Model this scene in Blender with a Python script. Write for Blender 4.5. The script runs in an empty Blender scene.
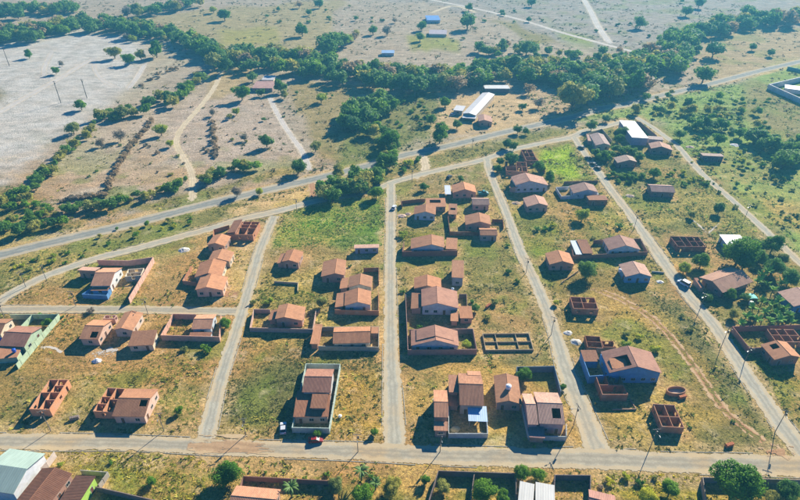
import bpy, bmesh, math, random
import numpy as np
from mathutils import Vector

# ------------------------------------------------------------------ camera, sky, sun, exposure
CAM_H = 130.0                      # the drone's height above the fields
FPX = 565.0                        # focal length for an 800 px wide picture
TILT = math.atan(375.0 / FPX)
CT, ST = math.cos(TILT), math.sin(TILT)
SUN_AZ, SUN_EL = 35.5, 28.5        # degrees from +Y towards +X, above the horizon
scene = bpy.context.scene
cam_d = bpy.data.cameras.new('camera')
cam_d.sensor_width = 36.0
cam_d.lens = FPX / 800.0 * 36.0
cam_d.clip_start, cam_d.clip_end = 1.0, 20000.0
cam = bpy.data.objects.new('camera', cam_d)
scene.collection.objects.link(cam)
cam.location = (0, 0, CAM_H)
cam.rotation_euler = (math.pi / 2 - TILT, 0, 0)
scene.camera = cam

world = bpy.data.worlds.new('World')
scene.world = world
world.use_nodes = True
wn = world.node_tree.nodes
sky = wn.new('ShaderNodeTexSky')
sky.sky_type = 'NISHITA'
sky.sun_disc = False
sky.sun_elevation = math.radians(SUN_EL)
sky.sun_rotation = math.radians(SUN_AZ)
sky.ozone_density = 6.0
sky.dust_density = 0.3
wn['Background'].inputs['Strength'].default_value = 0.05
tint = wn.new('ShaderNodeMix')             # deep clear blue of a dry season sky, the same all over
tint.data_type, tint.blend_type = 'RGBA', 'MULTIPLY'
tint.inputs[0].default_value = 1.0
tint.inputs[7].default_value = (0.10, 0.62, 1.30, 1)
world.node_tree.links.new(sky.outputs[0], tint.inputs[6])
world.node_tree.links.new(tint.outputs[2], wn['Background'].inputs['Color'])

sun_d = bpy.data.lights.new('sun', 'SUN')
sun_d.energy = 5.0
sun_d.angle = math.radians(0.5)
sun_d.color = (1.0, 0.95, 0.82)
sun = bpy.data.objects.new('sun', sun_d)
scene.collection.objects.link(sun)
az, el = math.radians(SUN_AZ), math.radians(SUN_EL)
to_sun = Vector((math.sin(az) * math.cos(el), math.cos(az) * math.cos(el), math.sin(el)))
sun.rotation_euler = to_sun.to_track_quat('Z', 'Y').to_euler()
sun.location = (150, 250, 300)

vs = scene.view_settings
vs.view_transform = 'Standard'
vs.look = 'None'
vs.exposure = 0.98
vs.gamma = 1.0
vs.use_curve_mapping = False
scene.cycles.max_bounces = 5
scene.cycles.diffuse_bounces = 1
scene.cycles.volume_bounces = 0
scene.cycles.use_denoising = True

COL = scene.collection
R = random.Random(7)
NR = np.random.default_rng(11)

# ------------------------------------------------------------------ helpers
def at(px, py, z=0.0):
    """map point (of the 800 x 500 survey picture) -> ground position of what stands there at height z"""
    dx, dy = (px - 400) / FPX, -(py - 250) / FPX
    t = (CAM_H - z) / (ST - dy * CT)
    return Vector((dx * t, (CT + dy * ST) * t, z))

def at_np(px, py):
    dx, dy = (px - 400) / FPX, -(py - 250) / FPX
    t = CAM_H / (ST - dy * CT)
    return dx * t, (CT + dy * ST) * t

def ppm(v):
    """how many map pixels one metre takes there"""
    return FPX / (v.y * CT + (CAM_H - v.z) * ST)

def lin(c):
    c = c / 255.0
    return c / 12.92 if c <= 0.04045 else ((c + 0.055) / 1.055) ** 2.4

def S(r, g, b):
    return (lin(r), lin(g), lin(b))

def link(o, parent=None):
    COL.objects.link(o)
    if parent is not None:
        o.parent = parent
    return o

def mesh_obj(name, verts, faces, mat, parent=None, loc=(0, 0, 0), rz=0.0, smooth=False):
    me = bpy.data.meshes.new(name)
    me.from_pydata([tuple(v) for v in verts], [], faces)
    if mat is not None:
        me.materials.append(mat)
    if smooth:
        me.polygons.foreach_set('use_smooth', [True] * len(me.polygons))
    o = bpy.data.objects.new(name, me)
    o.location = loc
    o.rotation_euler = (0, 0, rz)
    return link(o, parent)

def data_obj(name, me, parent=None, loc=(0, 0, 0), rz=0.0, sc=None):
    o = bpy.data.objects.new(name, me)
    o.location = loc
    o.rotation_euler = (0, 0, rz)
    if sc is not None:
        o.scale = sc
    return link(o, parent)

def empty(name, loc):
    o = bpy.data.objects.new(name, None)
    o.empty_display_size = 0.5
    o.location = loc
    return link(o)

def tag(o, label, cat, group=None, kind=None):
    if label:
        o['label'] = label
    if cat:
        o['category'] = cat
    if group:
        o['group'] = group
    if kind:
        o['kind'] = kind
    return o

class MB:
    def __init__(self):
        self.v, self.f = [], []
    def poly(self, pts):
        n = len(self.v)
        self.v += [tuple(p) for p in pts]
        self.f.append(tuple(range(n, n + len(pts))))
    def box(self, x0, x1, y0, y1, z0, z1):
        n = len(self.v)
        self.v += [(x0, y0, z0), (x1, y0, z0), (x1, y1, z0), (x0, y1, z0), (x0, y0, z1), (x1, y0, z1), (x1, y1, z1), (x0, y1, z1)]
        self.f += [(n, n + 3, n + 2, n + 1), (n + 4, n + 5, n + 6, n + 7), (n, n + 1, n + 5, n + 4), (n + 1, n + 2, n + 6, n + 5), (n + 2, n + 3, n + 7, n + 6), (n + 3, n, n + 4, n + 7)]
    def prism(self, bottom, top):
        n, k = len(self.v), len(bottom)
        self.v += [tuple(p) for p in bottom] + [tuple(p) for p in top]
        self.f.append(tuple(n + i for i in reversed(range(k))))
        self.f.append(tuple(n + k + i for i in range(k)))
        for i in range(k):
            j = (i + 1) % k
            self.f.append((n + i, n + j, n + k + j, n + k + i))
    def tube(self, p0, p1, r0, r1, k=6):
        p0, p1 = Vector(p0), Vector(p1)
        d = (p1 - p0).normalized()
        a = d.cross(Vector((0, 0, 1)) if abs(d.z) < 0.9 else Vector((1, 0, 0))).normalized()
        b = d.cross(a)
        ring = lambda p, r: [p + (a * math.cos(2 * math.pi * i / k) + b * math.sin(2 * math.pi * i / k)) * r for i in range(k)]
        self.prism(ring(p0, r0), ring(p1, r1))
    def obj(self, name, mat, parent=None, loc=(0, 0, 0), rz=0.0, smooth=False):
        return mesh_obj(name, self.v, self.f, mat, parent, loc, rz, smooth)
    def mesh(self, name, mat):
        me = bpy.data.meshes.new(name)
        me.from_pydata(self.v, [], self.f)
        me.materials.append(mat)
        return me

# value noise in numpy
_tab = NR.random((256, 256))
def vnoise(x, y):
    xi, yi = np.floor(x).astype(int), np.floor(y).astype(int)
    fx, fy = x - xi, y - yi
    fx, fy = fx * fx * (3 - 2 * fx), fy * fy * (3 - 2 * fy)
    g = lambda i, j: _tab[i % 256, j % 256]
    return (g(xi, yi) * (1 - fx) + g(xi + 1, yi) * fx) * (1 - fy) + (g(xi, yi + 1) * (1 - fx) + g(xi + 1, yi + 1) * fx) * fy
def fbm(x, y, o=4):
    s, a, t = 0, 1.0, 0
    for i in range(o):
        s = s + a * vnoise(x * 2 ** i + 17.3 * i, y * 2 ** i + 9.1 * i)
        t += a
        a *= 0.55
    return s / t
def in_poly(x, y, poly):
    res = np.zeros(x.shape, bool)
    n = len(poly)
    for i in range(n):
        x0, y0 = poly[i]
        x1, y1 = poly[(i + 1) % n]
        if y0 == y1:
            continue
        c = ((y0 > y) != (y1 > y)) & (x < (x1 - x0) * (y - y0) / (y1 - y0) + x0)
        res ^= c
    return res

# ------------------------------------------------------------------ materials
def new_mat(name, rough=0.9, spec=0.2):
    m = bpy.data.materials.new(name)
    m.use_nodes = True
    nt = m.node_tree
    b = nt.nodes['Principled BSDF']
    b.inputs['Roughness'].default_value = rough
    b.inputs['Specular IOR Level'].default_value = spec
    return m, nt, b

def N(nt, t, **kw):
    n = nt.nodes.new('ShaderNode' + t)
    for k, v in kw.items():
        if k.startswith('i_'):
            n.inputs[k[2:].replace('_', ' ')].default_value = v
        else:
            setattr(n, k, v)
    return n

def ramp(nt, fac, stops):
    r = nt.nodes.new('ShaderNodeValToRGB')
    el = r.color_ramp.elements
    while len(el) < len(stops):
        el.new(0.5)
    for e, (p, c) in zip(el, stops):
        e.position = p
        e.color = (*c, 1) if len(c) == 3 else c
    nt.links.new(fac, r.inputs[0])
    return r.outputs[0]

def mix(nt, fac, a, b, mode='MIX'):
    m = nt.nodes.new('ShaderNodeMix')
    m.data_type = 'RGBA'
    m.blend_type = mode
    for s, v in ((m.inputs[0], fac), (m.inputs[6], a), (m.inputs[7], b)):
        if hasattr(v, 'is_linked'):
            nt.links.new(v, s)
        elif isinstance(v, (int, float)):
            s.default_value = v
        else:
            s.default_value = (*v, 1)
    return m.outputs[2]

def noise(nt, scale, detail=4, rough=0.6, coord='Object', vec_scale=None):
    tc = N(nt, 'TexCoord')
    n = N(nt, 'TexNoise')
    n.inputs['Scale'].default_value = scale
    n.inputs['Detail'].default_value = detail
    n.inputs['Roughness'].default_value = rough
    src = tc.outputs[coord]
    if vec_scale:
        mp = N(nt, 'Mapping')
        mp.inputs['Scale'].default_value = vec_scale
        nt.links.new(src, mp.inputs[0])
        src = mp.outputs[0]
    nt.links.new(src, n.inputs['Vector'])
    return n.outputs['Fac']

MATS = {}
def plaster(col, var=0.25, name='plaster'):
    key = ('p', col, name)
    if key in MATS:
        return MATS[key]
    m, nt, b = new_mat(name, 0.92, 0.15)
    c = S(*col)
    dark = tuple(x * (1 - var) for x in c)
    warm = (c[0] * 0.82, c[1] * 0.70, c[2] * 0.58)
    k = mix(nt, ramp(nt, noise(nt, 0.9, 5), [(0.35, (0, 0, 0)), (0.7, (1, 1, 1))]), c, dark)
    k = mix(nt, ramp(nt, noise(nt, 0.35, 6), [(0.52, (0, 0, 0)), (0.78, (0.8, 0.8, 0.8))]), k, warm)
    nt.links.new(k, b.inputs['Base Color'])
    MATS[key] = m
    return m

def brick(col=(176, 122, 96)):
    col = (min(255, int(col[0] * 1.04)), int(col[1] * 1.02), int(col[2] * .93))
    key = ('b', col)
    if key in MATS:
        return MATS[key]
    m, nt, b = new_mat('bare_brick', 0.95, 0.1)
    c = S(*col)
    f = noise(nt, 3.2, 3, vec_scale=(1, 1, 2.2))
    k = mix(nt, ramp(nt, f, [(0.35, (0, 0, 0)), (0.65, (1, 1, 1))]), c, tuple(x * y for x, y in zip(c, (0.72, 0.62, 0.58))))
    k = mix(nt, ramp(nt, noise(nt, 0.4, 5), [(0.5, (0, 0, 0)), (0.75, (0.7, 0.7, 0.7))]), k, S(188, 160, 138))
    nt.links.new(k, b.inputs['Base Color'])
    MATS[key] = m
    return m

def tiles(col, axis='x'):
    key = ('t', col, axis)
    if key in MATS:
        return MATS[key]
    m, nt, b = new_mat('clay_roof_tiles', 0.9, 0.15)
    c = S(*col)
    stretch = (2.4, 0.5, 1) if axis == 'x' else (0.5, 2.4, 1)
    f = noise(nt, 1.3, 5, vec_scale=stretch)
    k = mix(nt, ramp(nt, f, [(0.3, (0, 0, 0)), (0.7, (1, 1, 1))]), c, tuple(x * y for x, y in zip(c, (0.70, 0.66, 0.66))))
    k = mix(nt, ramp(nt, noise(nt, 0.28, 6, 0.7), [(0.46, (0, 0, 0)), (0.70, (0.9, 0.9, 0.9))]), k, tuple(x * y for x, y in zip(c, (0.56, 0.55, 0.60))))
    oi = N(nt, 'ObjectInfo')
    k = mix(nt, 1.0, k, ramp(nt, oi.outputs['Random'], [(0, (0.74, 0.72, 0.70)), (0.3, (1.10, 0.98, 0.86)), (0.6, (0.88, 0.87, 0.85)), (1, (1.22, 1.13, 1.0))]), 'MULTIPLY')
    nt.links.new(k, b.inputs['Base Color'])
    tc = N(nt, 'TexCoord')
    w = N(nt, 'TexWave', wave_type='BANDS', bands_direction='X' if axis == 'x' else 'Y')
    w.inputs['Scale'].default_value = 1.1
    w.inputs['Distortion'].default_value = 0.4
    nt.links.new(tc.outputs['Object'], w.inputs['Vector'])
    nt.links.new(mix(nt, 1.0, k, ramp(nt, w.outputs['Fac'], [(0.15, (0.84, 0.83, 0.83)), (0.6, (1.03, 1.03, 1.03))]), 'MULTIPLY'), b.inputs['Base Color'])
    bp = N(nt, 'Bump')
    bp.inputs['Strength'].default_value = 0.5
    bp.inputs['Distance'].default_value = 0.1
    nt.links.new(w.outputs['Fac'], bp.inputs['Height'])
    nt.links.new(bp.outputs[0], b.inputs['Normal'])
    MATS[key] = m
    return m

def metal_roof(col, axis='x'):
    key = ('m', col, axis)
    if key in MATS:
        return MATS[key]
    m, nt, b = new_mat('sheet_metal_roof', 0.55, 0.35)
    c = S(*col)
    k = mix(nt, ramp(nt, noise(nt, 0.5, 5, vec_scale=(2, 0.5, 1) if axis == 'x' else (0.5, 2, 1)), [(0.35, (0, 0, 0)), (0.75, (1, 1, 1))]), c, tuple(x * 0.76 for x in c))
    nt.links.new(k, b.inputs['Base Color'])
    tc = N(nt, 'TexCoord')
    w = N(nt, 'TexWave', wave_type='BANDS', bands_direction='X' if axis == 'x' else 'Y')
    w.inputs['Scale'].default_value = 0.5
    nt.links.new(tc.outputs['Object'], w.inputs['Vector'])
    bp = N(nt, 'Bump')
    bp.inputs['Strength'].default_value = 0.3
    bp.inputs['Distance'].default_value = 0.05
    nt.links.new(w.outputs['Fac'], bp.inputs['Height'])
    nt.links.new(bp.outputs[0], b.inputs['Normal'])
    MATS[key] = m
    return m

def plain(name, col, rough=0.6, spec=0.3, metal=0.0):
    key = ('q', name, col)
    if key in MATS:
        return MATS[key]
    m, nt, b = new_mat(name, rough, spec)
    b.inputs['Metallic'].default_value = metal
    c = S(*col)
    k = mix(nt, ramp(nt, noise(nt, 2.5, 3), [(0.35, (0, 0, 0)), (0.7, (1, 1, 1))]), c, tuple(x * 0.85 for x in c))
    nt.links.new(k, b.inputs['Base Color'])
    MATS[key] = m
    return m

def leaf_mat(name, ca, cb, cc=None):
    m, nt, b = new_mat(name, 0.65, 0.2)
    at_ = N(nt, 'Attribute', attribute_name='tint')
    oi = N(nt, 'ObjectInfo')
    k = mix(nt, at_.outputs['Fac'], S(*ca), S(*cb))
    k = mix(nt, 1.0, k, ramp(nt, oi.outputs['Random'], [(0, (0.72, 0.82, 0.9)), (0.5, (1, 1, 1)), (1, (1.25, 1.1, 0.8))]), 'MULTIPLY')
    nt.links.new(k, b.inputs['Base Color'])
    tr = N(nt, 'BsdfTranslucent')
    nt.links.new(k, tr.inputs['Color'])
    mx = N(nt, 'MixShader')
    mx.inputs[0].default_value = 0.42
    nt.links.new(b.outputs[0], mx.inputs[1])
    nt.links.new(tr.outputs[0], mx.inputs[2])
    nt.links.new(mx.outputs[0], nt.nodes['Material Output'].inputs[0])
    return m

BARK = plain('bark', (112, 96, 80), 0.95, 0.1)
GLASS = plain('dark_window_glass', (34, 40, 48), 0.15, 0.6)
FRAME = plain('window_frame_paint', (198, 196, 188), 0.6, 0.3)
WOODDOOR = plain('door_wood', (112, 76, 54), 0.7, 0.2)
CONC = plain('concrete', (168, 164, 154), 0.9, 0.2)

TERRA = (212, 158, 120)
PINK = (220, 182, 160)
BROWN = (178, 132, 104)
SALMON = (220, 168, 134)
WALLC = (190, 154, 134)
# ------------------------------------------------------------------ ground
def W(poly):
    return [tuple(at(x, y)[:2]) for x, y in poly]

# zones of the land: outline on the map, two soil / grass colours, then weeds: density per m2, size in m, colour pair
SAND, SAND2 = (208, 205, 206), (182, 177, 176)
DRY, DRY2 = (188, 174, 158), (152, 138, 124)
STRAW, STRAW2 = (196, 168, 104), (152, 132, 74)
OLIVE, OLIVE2 = (160, 146, 90), (114, 114, 58)
GREEN, GREEN2 = (112, 132, 54), (84, 102, 44)
GREY, GREY2 = (140, 136, 92), (100, 106, 66)
SOIL, SOIL2 = (210, 184, 148), (182, 152, 116)
ZONES = [
 # the far fields
 ([(-900, -60), (1700, -60), (1700, 140), (800, 140), (600, 125), (400, 165), (200, 215), (-60, 260), (-900, 320)], DRY, DRY2, .02, .8, ((150, 130, 90), (120, 110, 70))),
 ([(120, 18), (330, 0), (330, 60), (215, 45)], (176, 160, 126), (150, 140, 98), .0, .5, None),
 ([(225, 32), (275, 28), (280, 44), (225, 50)], (168, 160, 84), (150, 146, 90), .05, .6, ((150, 150, 60), (120, 120, 50))),
 ([(330, 0), (800, -20), (800, 50), (660, 60), (560, 40), (420, 0)], (170, 162, 158), (144, 136, 130), .0, .6, None),
 ([(415, 35), (470, 40), (470, 52), (420, 52)], (160, 160, 80), (138, 140, 82), .05, .6, None),
 ([(505, 22), (560, 38), (545, 44), (480, 24)], (150, 140, 90), (130, 124, 84), 0, .6, None),
 ([(570, 30), (610, 46), (590, 48), (560, 36)], (152, 158, 90), (130, 140, 80), 0, .6, None),
 ([(-80, 45), (0, 42), (22, 34), (75, 28), (130, 34), (160, 46), (152, 70), (122, 103), (86, 128), (46, 158), (22, 186), (0, 200), (-80, 210)], SAND, SAND2, 0, .4, None),
 ([(0, 80), (22, 95), (0, 108)], (150, 140, 100), (124, 118, 80), .05, .6, None),
 ([(150, 36), (196, 42), (190, 62), (150, 95), (122, 108), (140, 75), (160, 55)], (192, 180, 160), (162, 150, 134), 0, .5, None),
 ([(130, 100), (190, 88), (180, 130), (160, 190), (70, 198), (48, 170), (90, 135)], (202, 186, 170), (164, 146, 130), .02, .6, ((156, 140, 80), (130, 120, 70))),
 ([(190, 90), (262, 95), (300, 160), (215, 188), (188, 180), (176, 140)], (200, 184, 172), (164, 146, 134), .02, .6, ((150, 140, 80), (120, 116, 66))),
 ([(215, 65), (260, 70), (255, 95), (200, 100)], (192, 170, 132), (160, 142, 106), 0, .5, None),
 ([(285, 85), (390, 80), (372, 100), (345, 120), (335, 160), (315, 160)], (172, 152, 112), (138, 128, 84), .05, .7, ((140, 140, 70), (110, 116, 60))),
 ([(345, 100), (440, 90), (455, 130), (400, 150), (370, 160), (335, 170), (340, 135)], (140, 140, 84), (104, 112, 62), .10, .9, ((112, 130, 60), (90, 108, 50))),
 ([(452, 96), (500, 92), (600, 96), (600, 106), (505, 127), (430, 142), (440, 120)], (210, 184, 146), (186, 160, 122), .0, .5, None),
 ([(530, 88), (600, 92), (600, 106), (540, 118)], (196, 172, 142), (170, 148, 120), 0, .5, None),
 ([(705, 30), (800, 26), (860, 20), (860, 60), (700, 78), (690, 60)], (190, 166, 130), (158, 140, 104), .02, .7, ((150, 140, 80), (130, 126, 70))),
 # right side fields
 ([(560, 122), (660, 98), (800, 66), (1000, 30), (1000, 300), (800, 262), (740, 205), (690, 160), (645, 120)], (148, 172, 88), (122, 146, 76), .05, .8, ((104, 130, 62), (90, 112, 60))),
 ([(750, 78), (800, 100), (860, 130), (860, 230), (790, 160), (740, 110)], (160, 148, 96), (128, 126, 80), .06, .7, ((130, 130, 60), (108, 112, 60))),
 ([(700, 150), (800, 180), (800, 250), (740, 200)], (152, 174, 92), (124, 148, 78), .05, .7, ((110, 134, 62), (94, 116, 60))),
 ([(640, 150), (690, 160), (770, 240), (690, 230), (620, 190)], (140, 140, 72), (108, 116, 56), .15, .8, ((118, 136, 52), (96, 118, 48))),
 ([(655, 170), (715, 178), (712, 190), (650, 186)], (118, 150, 58), (96, 128, 50), .4, .8, ((100, 146, 50), (80, 120, 44))),
 ([(620, 200), (690, 200), (690, 225), (640, 225)], (158, 140, 112), (128, 118, 86), .08, .7, ((126, 126, 66), (100, 108, 58))),
 # between highway and frontage street
 ([(0, 258), (130, 222), (250, 196), (320, 182), (370, 170), (420, 158), (560, 124), (570, 137), (510, 149), (440, 169), (390, 183), (310, 202), (230, 221), (130, 249), (40, 276), (0, 296), (-60, 310), (-60, 270)], (150, 142, 84), (112, 118, 62), .18, .6, ((120, 130, 56), (96, 112, 50))),
 ([(70, 250), (150, 228), (160, 234), (90, 256)], (176, 156, 110), (146, 130, 86), .05, .5, None),
 ([(215, 212), (310, 188), (312, 200), (240, 216)], (220, 190, 142), (190, 158, 112), .02, .5, None),
 ([(330, 190), (350, 178), (372, 176), (374, 190), (330, 199)], (130, 132, 66), (104, 112, 54), .2, .7, None),
 ([(128, 226), (200, 208), (320, 180), (318, 184), (220, 206), (150, 226)], (134, 130, 60), (108, 116, 50), .3, .6, ((122, 124, 48), (96, 108, 44))),
 # north verge of the highway
 ([(-60, 262), (0, 246), (125, 216), (195, 200), (310, 172), (310, 165), (190, 192), (120, 208), (60, 222), (-60, 250)], (160, 148, 92), (120, 118, 66), .12, .6, ((128, 126, 56), (104, 110, 50))),
 ([(-60, 190), (25, 185), (60, 200), (60, 225), (-60, 250)], (136, 130, 84), (104, 108, 62), .15, .8, ((116, 126, 56), (94, 108, 50))),
 # village lots, row by row
 ([(-60, 300), (20, 290), (60, 274), (130, 254), (235, 224), (268, 222), (254, 258), (236, 304), (0, 304)], (184, 160, 104), (138, 126, 70), .2, .45, ((150, 136, 66), (116, 116, 54))),
 ([(140, 262), (195, 246), (190, 270), (178, 302), (130, 304)], (196, 176, 124), (148, 138, 78), .15, .45, ((160, 150, 80), (122, 122, 58))),
 ([(226, 246), (262, 240), (246, 286), (234, 300), (218, 300), (228, 280)], (218, 190, 126), (196, 162, 102), .06, .4, ((170, 156, 70), (140, 130, 60))),
 ([(232, 228), (262, 222), (254, 250), (234, 250)], (222, 190, 150), (202, 168, 126), .02, .4, None),
 ([(290, 206), (384, 190), (385, 246), (300, 248), (274, 248), (276, 224)], (124, 152, 58), (94, 126, 46), .7, .5, ((110, 148, 48), (86, 120, 42))),
 ([(300, 222), (345, 212), (345, 224), (305, 236)], (112, 164, 48), (92, 136, 42), .7, .55, ((106, 164, 44), (88, 134, 40))),
 ([(272, 248), (384, 247), (384, 272), (266, 272)], (176, 154, 100), (138, 124, 70), .2, .45, ((146, 136, 64), (112, 112, 52))),
 ([(266, 272), (384, 274), (384, 330), (252, 310)], (176, 152, 98), (126, 118, 62), .25, .5, ((130, 130, 52), (100, 106, 46))),
 ([(258, 290), (325, 292), (316, 310), (256, 310)], (120, 122, 54), (94, 100, 44), .7, .6, ((110, 124, 44), (84, 100, 40))),
 ([(372, 270), (386, 262), (384, 440), (376, 440), (376, 330)], (198, 176, 120), (170, 148, 92), .06, .35, None),
 # big weedy plot
 ([(242, 334), (384, 348), (384, 374), (306, 364), (292, 436), (212, 438), (226, 376)], (124, 124, 74), (92, 98, 56), .9, .5, ((116, 118, 66), (88, 96, 52))),
 ([(246, 336), (290, 340), (275, 380), (228, 380)], (142, 138, 76), (108, 110, 60), .6, .45, ((128, 126, 66), (98, 104, 54))),
 ([(340, 368), (385, 372), (384, 441), (330, 441), (328, 432)], (206, 172, 82), (160, 134, 60), .9, .4, ((196, 164, 72), (144, 124, 52))),
 ([(214, 424), (300, 428), (300, 440), (208, 438)], (176, 156, 78), (132, 124, 58), .5, .45, None),
 # left lower blocks
 ([(-40, 316), (218, 316), (218, 380), (202, 432), (-40, 432)], (172, 152, 86), (124, 118, 60), .45, .42, ((146, 136, 60), (108, 110, 50))),
 ([(-40, 372), (60, 376), (36, 420), (-40, 432)], (150, 142, 76), (114, 114, 58), .5, .42, ((132, 130, 58), (102, 108, 50))),
 ([(60, 318), (84, 318), (78, 336), (60, 362), (30, 372), (24, 364)], (180, 152, 80), (136, 122, 60), .5, .45, ((166, 140, 62), (120, 112, 50))),
 ([(84, 350), (128, 340), (150, 352), (110, 364)], (214, 192, 160), (190, 164, 128), .02, .4, None),
 ([(72, 384), (108, 384), (92, 428), (60, 430)], (190, 168, 110), (152, 140, 84), .15, .4, ((166, 150, 70), (120, 118, 54))),
 ([(150, 355), (218, 345), (212, 376), (160, 388)], (164, 146, 72), (116, 120, 54), .5, .45, ((140, 140, 50), (104, 112, 46))),
 ([(162, 388), (206, 380), (196, 432), (150, 430)], (176, 162, 106), (120, 126, 58), .35, .45, ((126, 136, 52), (104, 112, 46))),
 # below the bottom street
 ([(-60, 450), (200, 455), (400, 464), (560, 470), (860, 480), (900, 560), (400, 620), (-100, 560)], (190, 160, 86), (136, 126, 58), .4, .42, ((172, 150, 62), (122, 122, 50))),
 ([(58, 451), (205, 456), (212, 470), (204, 500), (160, 500), (100, 478)], (178, 160, 66), (120, 124, 48), .9, .5, ((166, 152, 52), (108, 122, 42))),
 ([(204, 455), (330, 460), (330, 470), (214, 472)], (212, 178, 110), (186, 150, 84), .12, .35, ((170, 150, 70), (130, 124, 56))),
 ([(395, 466), (440, 468), (430, 500), (395, 500)], (200, 168, 112), (160, 134, 86), .1, .4, None),
 ([(560, 470), (594, 472), (594, 490), (590, 474), (556, 473)], (206, 180, 128), (180, 150, 96), .05, .3, None),
 ([(610, 473), (700, 477), (704, 510), (600, 510)], (186, 164, 64), (128, 128, 48), 1.0, .6, ((176, 160, 50), (116, 126, 42))),
 # centre blocks
 ([(396, 186), (440, 172), (484, 163), (500, 200), (504, 232), (398, 240)], (178, 156, 112), (132, 122, 70), .12, .5, ((130, 130, 60), (104, 108, 52))),
 ([(400, 230), (450, 235), (450, 245), (398, 248)], (156, 142, 60), (112, 118, 46), .6, .5, ((130, 134, 44), (100, 112, 40))),
 ([(400, 262), (452, 262), (450, 280), (412, 280), (400, 290)], (196, 168, 108), (164, 136, 82), .1, .4, None),
 ([(458, 248), (516, 250), (532, 280), (556, 350), (562, 368), (404, 368), (404, 356), (476, 352), (462, 300)], (158, 146, 84), (114, 114, 62), .4, .45, ((130, 128, 58), (100, 108, 52))),
 ([(490, 285), (530, 300), (532, 330), (510, 328), (480, 312)], (190, 154, 104), (158, 132, 82), .08, .4, None),
 ([(480, 350), (552, 346), (566, 372), (560, 384), (490, 372)], (124, 124, 78), (96, 102, 60), .6, .45, ((112, 118, 62), (90, 100, 52))),
 ([(404, 362), (560, 366), (572, 410), (576, 440), (404, 442)], (208, 176, 100), (170, 142, 74), .15, .35, ((170, 150, 70), (130, 120, 56))),
 ([(402, 358), (440, 358), (432, 400), (405, 380)], (176, 158, 92), (130, 124, 66), .3, .4, None),
 ([(566, 410), (580, 412), (590, 445), (568, 446), (560, 436)], (204, 166, 90), (178, 140, 74), .1, .3, None),
 # between right street and far right street
 ([(496, 158), (574, 140), (612, 190), (660, 255), (672, 278), (560, 320), (535, 270), (512, 222)], (166, 148, 84), (122, 120, 60), .2, .5, ((134, 132, 54), (104, 112, 48))),
 ([(546, 148), (573, 143), (600, 178), (564, 182), (540, 160)], (176, 196, 48), (134, 168, 42), .7, .5, ((170, 196, 40), (122, 162, 38))),
 ([(515, 226), (560, 222), (575, 232), (560, 250), (530, 256)], (150, 148, 56), (108, 124, 46), .4, .5, ((136, 142, 44), (100, 118, 40))),
 ([(552, 198), (584, 206), (582, 222), (556, 222)], (178, 156, 100), (148, 130, 78), .1, .4, None),
 ([(582, 210), (610, 205), (626, 224), (610, 236), (585, 236)], (150, 152, 62), (114, 128, 50), .5, .5, ((126, 142, 50), (100, 118, 46))),
 ([(560, 270), (600, 268), (650, 282), (690, 320), (725, 372), (760, 452), (610, 450), (590, 420), (572, 370), (556, 320)], (168, 144, 82), (126, 116, 60), .3, .42, ((146, 132, 58), (108, 110, 50))),
 ([(640, 285), (690, 302), (714, 328), (744, 376), (768, 410), (785, 440), (760, 440), (710, 370), (670, 320)], (138, 132, 84), (104, 110, 64), .7, .42, ((120, 124, 62), (92, 104, 52))),
 ([(588, 286), (640, 300), (690, 370), (640, 350), (600, 335)], (176, 134, 86), (150, 122, 70), .08, .4, None),
 ([(610, 310), (640, 318), (668, 352), (664, 362), (634, 350)], (170, 146, 62), (128, 122, 50), .5, .5, ((160, 144, 44), (116, 118, 40))),
 ([(600, 400), (720, 400), (740, 450), (612, 450)], (184, 158, 86), (142, 126, 64), .35, .4, ((160, 142, 66), (118, 116, 54))),
 ([(690, 420), (745, 430), (770, 452), (690, 452)], (140, 132, 76), (108, 108, 60), .5, .4, None),
 # right of the far right street
 ([(575, 132), (640, 122), (690, 170), (780, 250), (860, 300), (860, 480), (800, 440), (700, 306), (640, 222)], (150, 144, 82), (112, 118, 60), .25, .5, ((124, 132, 54), (98, 112, 48))),
 ([(660, 232), (720, 232), (745, 285), (700, 290), (672, 262)], (176, 148, 104), (142, 126, 80), .1, .4, None),
 ([(724, 318), (760, 320), (770, 350), (740, 350)], (170, 140, 104), (140, 118, 84), .1, .4, None),
 ([(757, 366), (800, 366), (860, 380), (860, 480), (806, 444)], (168, 158, 72), (122, 128, 54), .8, .5, ((150, 152, 48), (112, 126, 44))),
 ([(630, 186), (668, 196), (660, 206), (618, 196)], (180, 158, 132), (150, 134, 104), .05, .4, None),
]

def graded(a, b, fine, steps):
    """breakpoints with a fine core a..b and growing steps outwards"""
    c = list(np.arange(a, b + 1e-6, fine))
    for lim, st in steps:
        while c[-1] < lim:
            c.append(c[-1] + st)
    return c
ys = graded(60, 300, 1.25, [(460, 2.2), (820, 4.5), (1500, 25), (4200, 200)])
lo = []
y = 60
for lim, st in [(20, 4), (-60, 10), (-600, 90)]:
    while y > lim:
        y -= st
        lo.append(y)
ys = np.array(lo[::-1] + ys)
xp = graded(0, 150, 1.4, [(300, 3), (620, 7), (1400, 40), (3600, 250)])
xs = np.array([-v for v in xp[:0:-1]] + xp)
GX, GY = np.meshgrid(xs, ys)
gx, gy = GX.ravel(), GY.ravel()
far = np.clip(np.hypot(gx, gy) / 140.0, 1, 5)
wx = gx + (fbm(gx * .13 / far, gy * .13 / far, 5) - .5) * 15 * far
wy = gy + (fbm(gx * .13 / far + 40, gy * .13 / far + 77, 5) - .5) * 15 * far
cA = np.tile(np.array(S(*OLIVE)), (gx.size, 1))
cB = np.tile(np.array(S(*OLIVE2)), (gx.size, 1))
for poly, a, b, *_ in ZONES:
    m = in_poly(wx, wy, W(poly))
    cA[m] = S(*a)
    cB[m] = S(*b)
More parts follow.
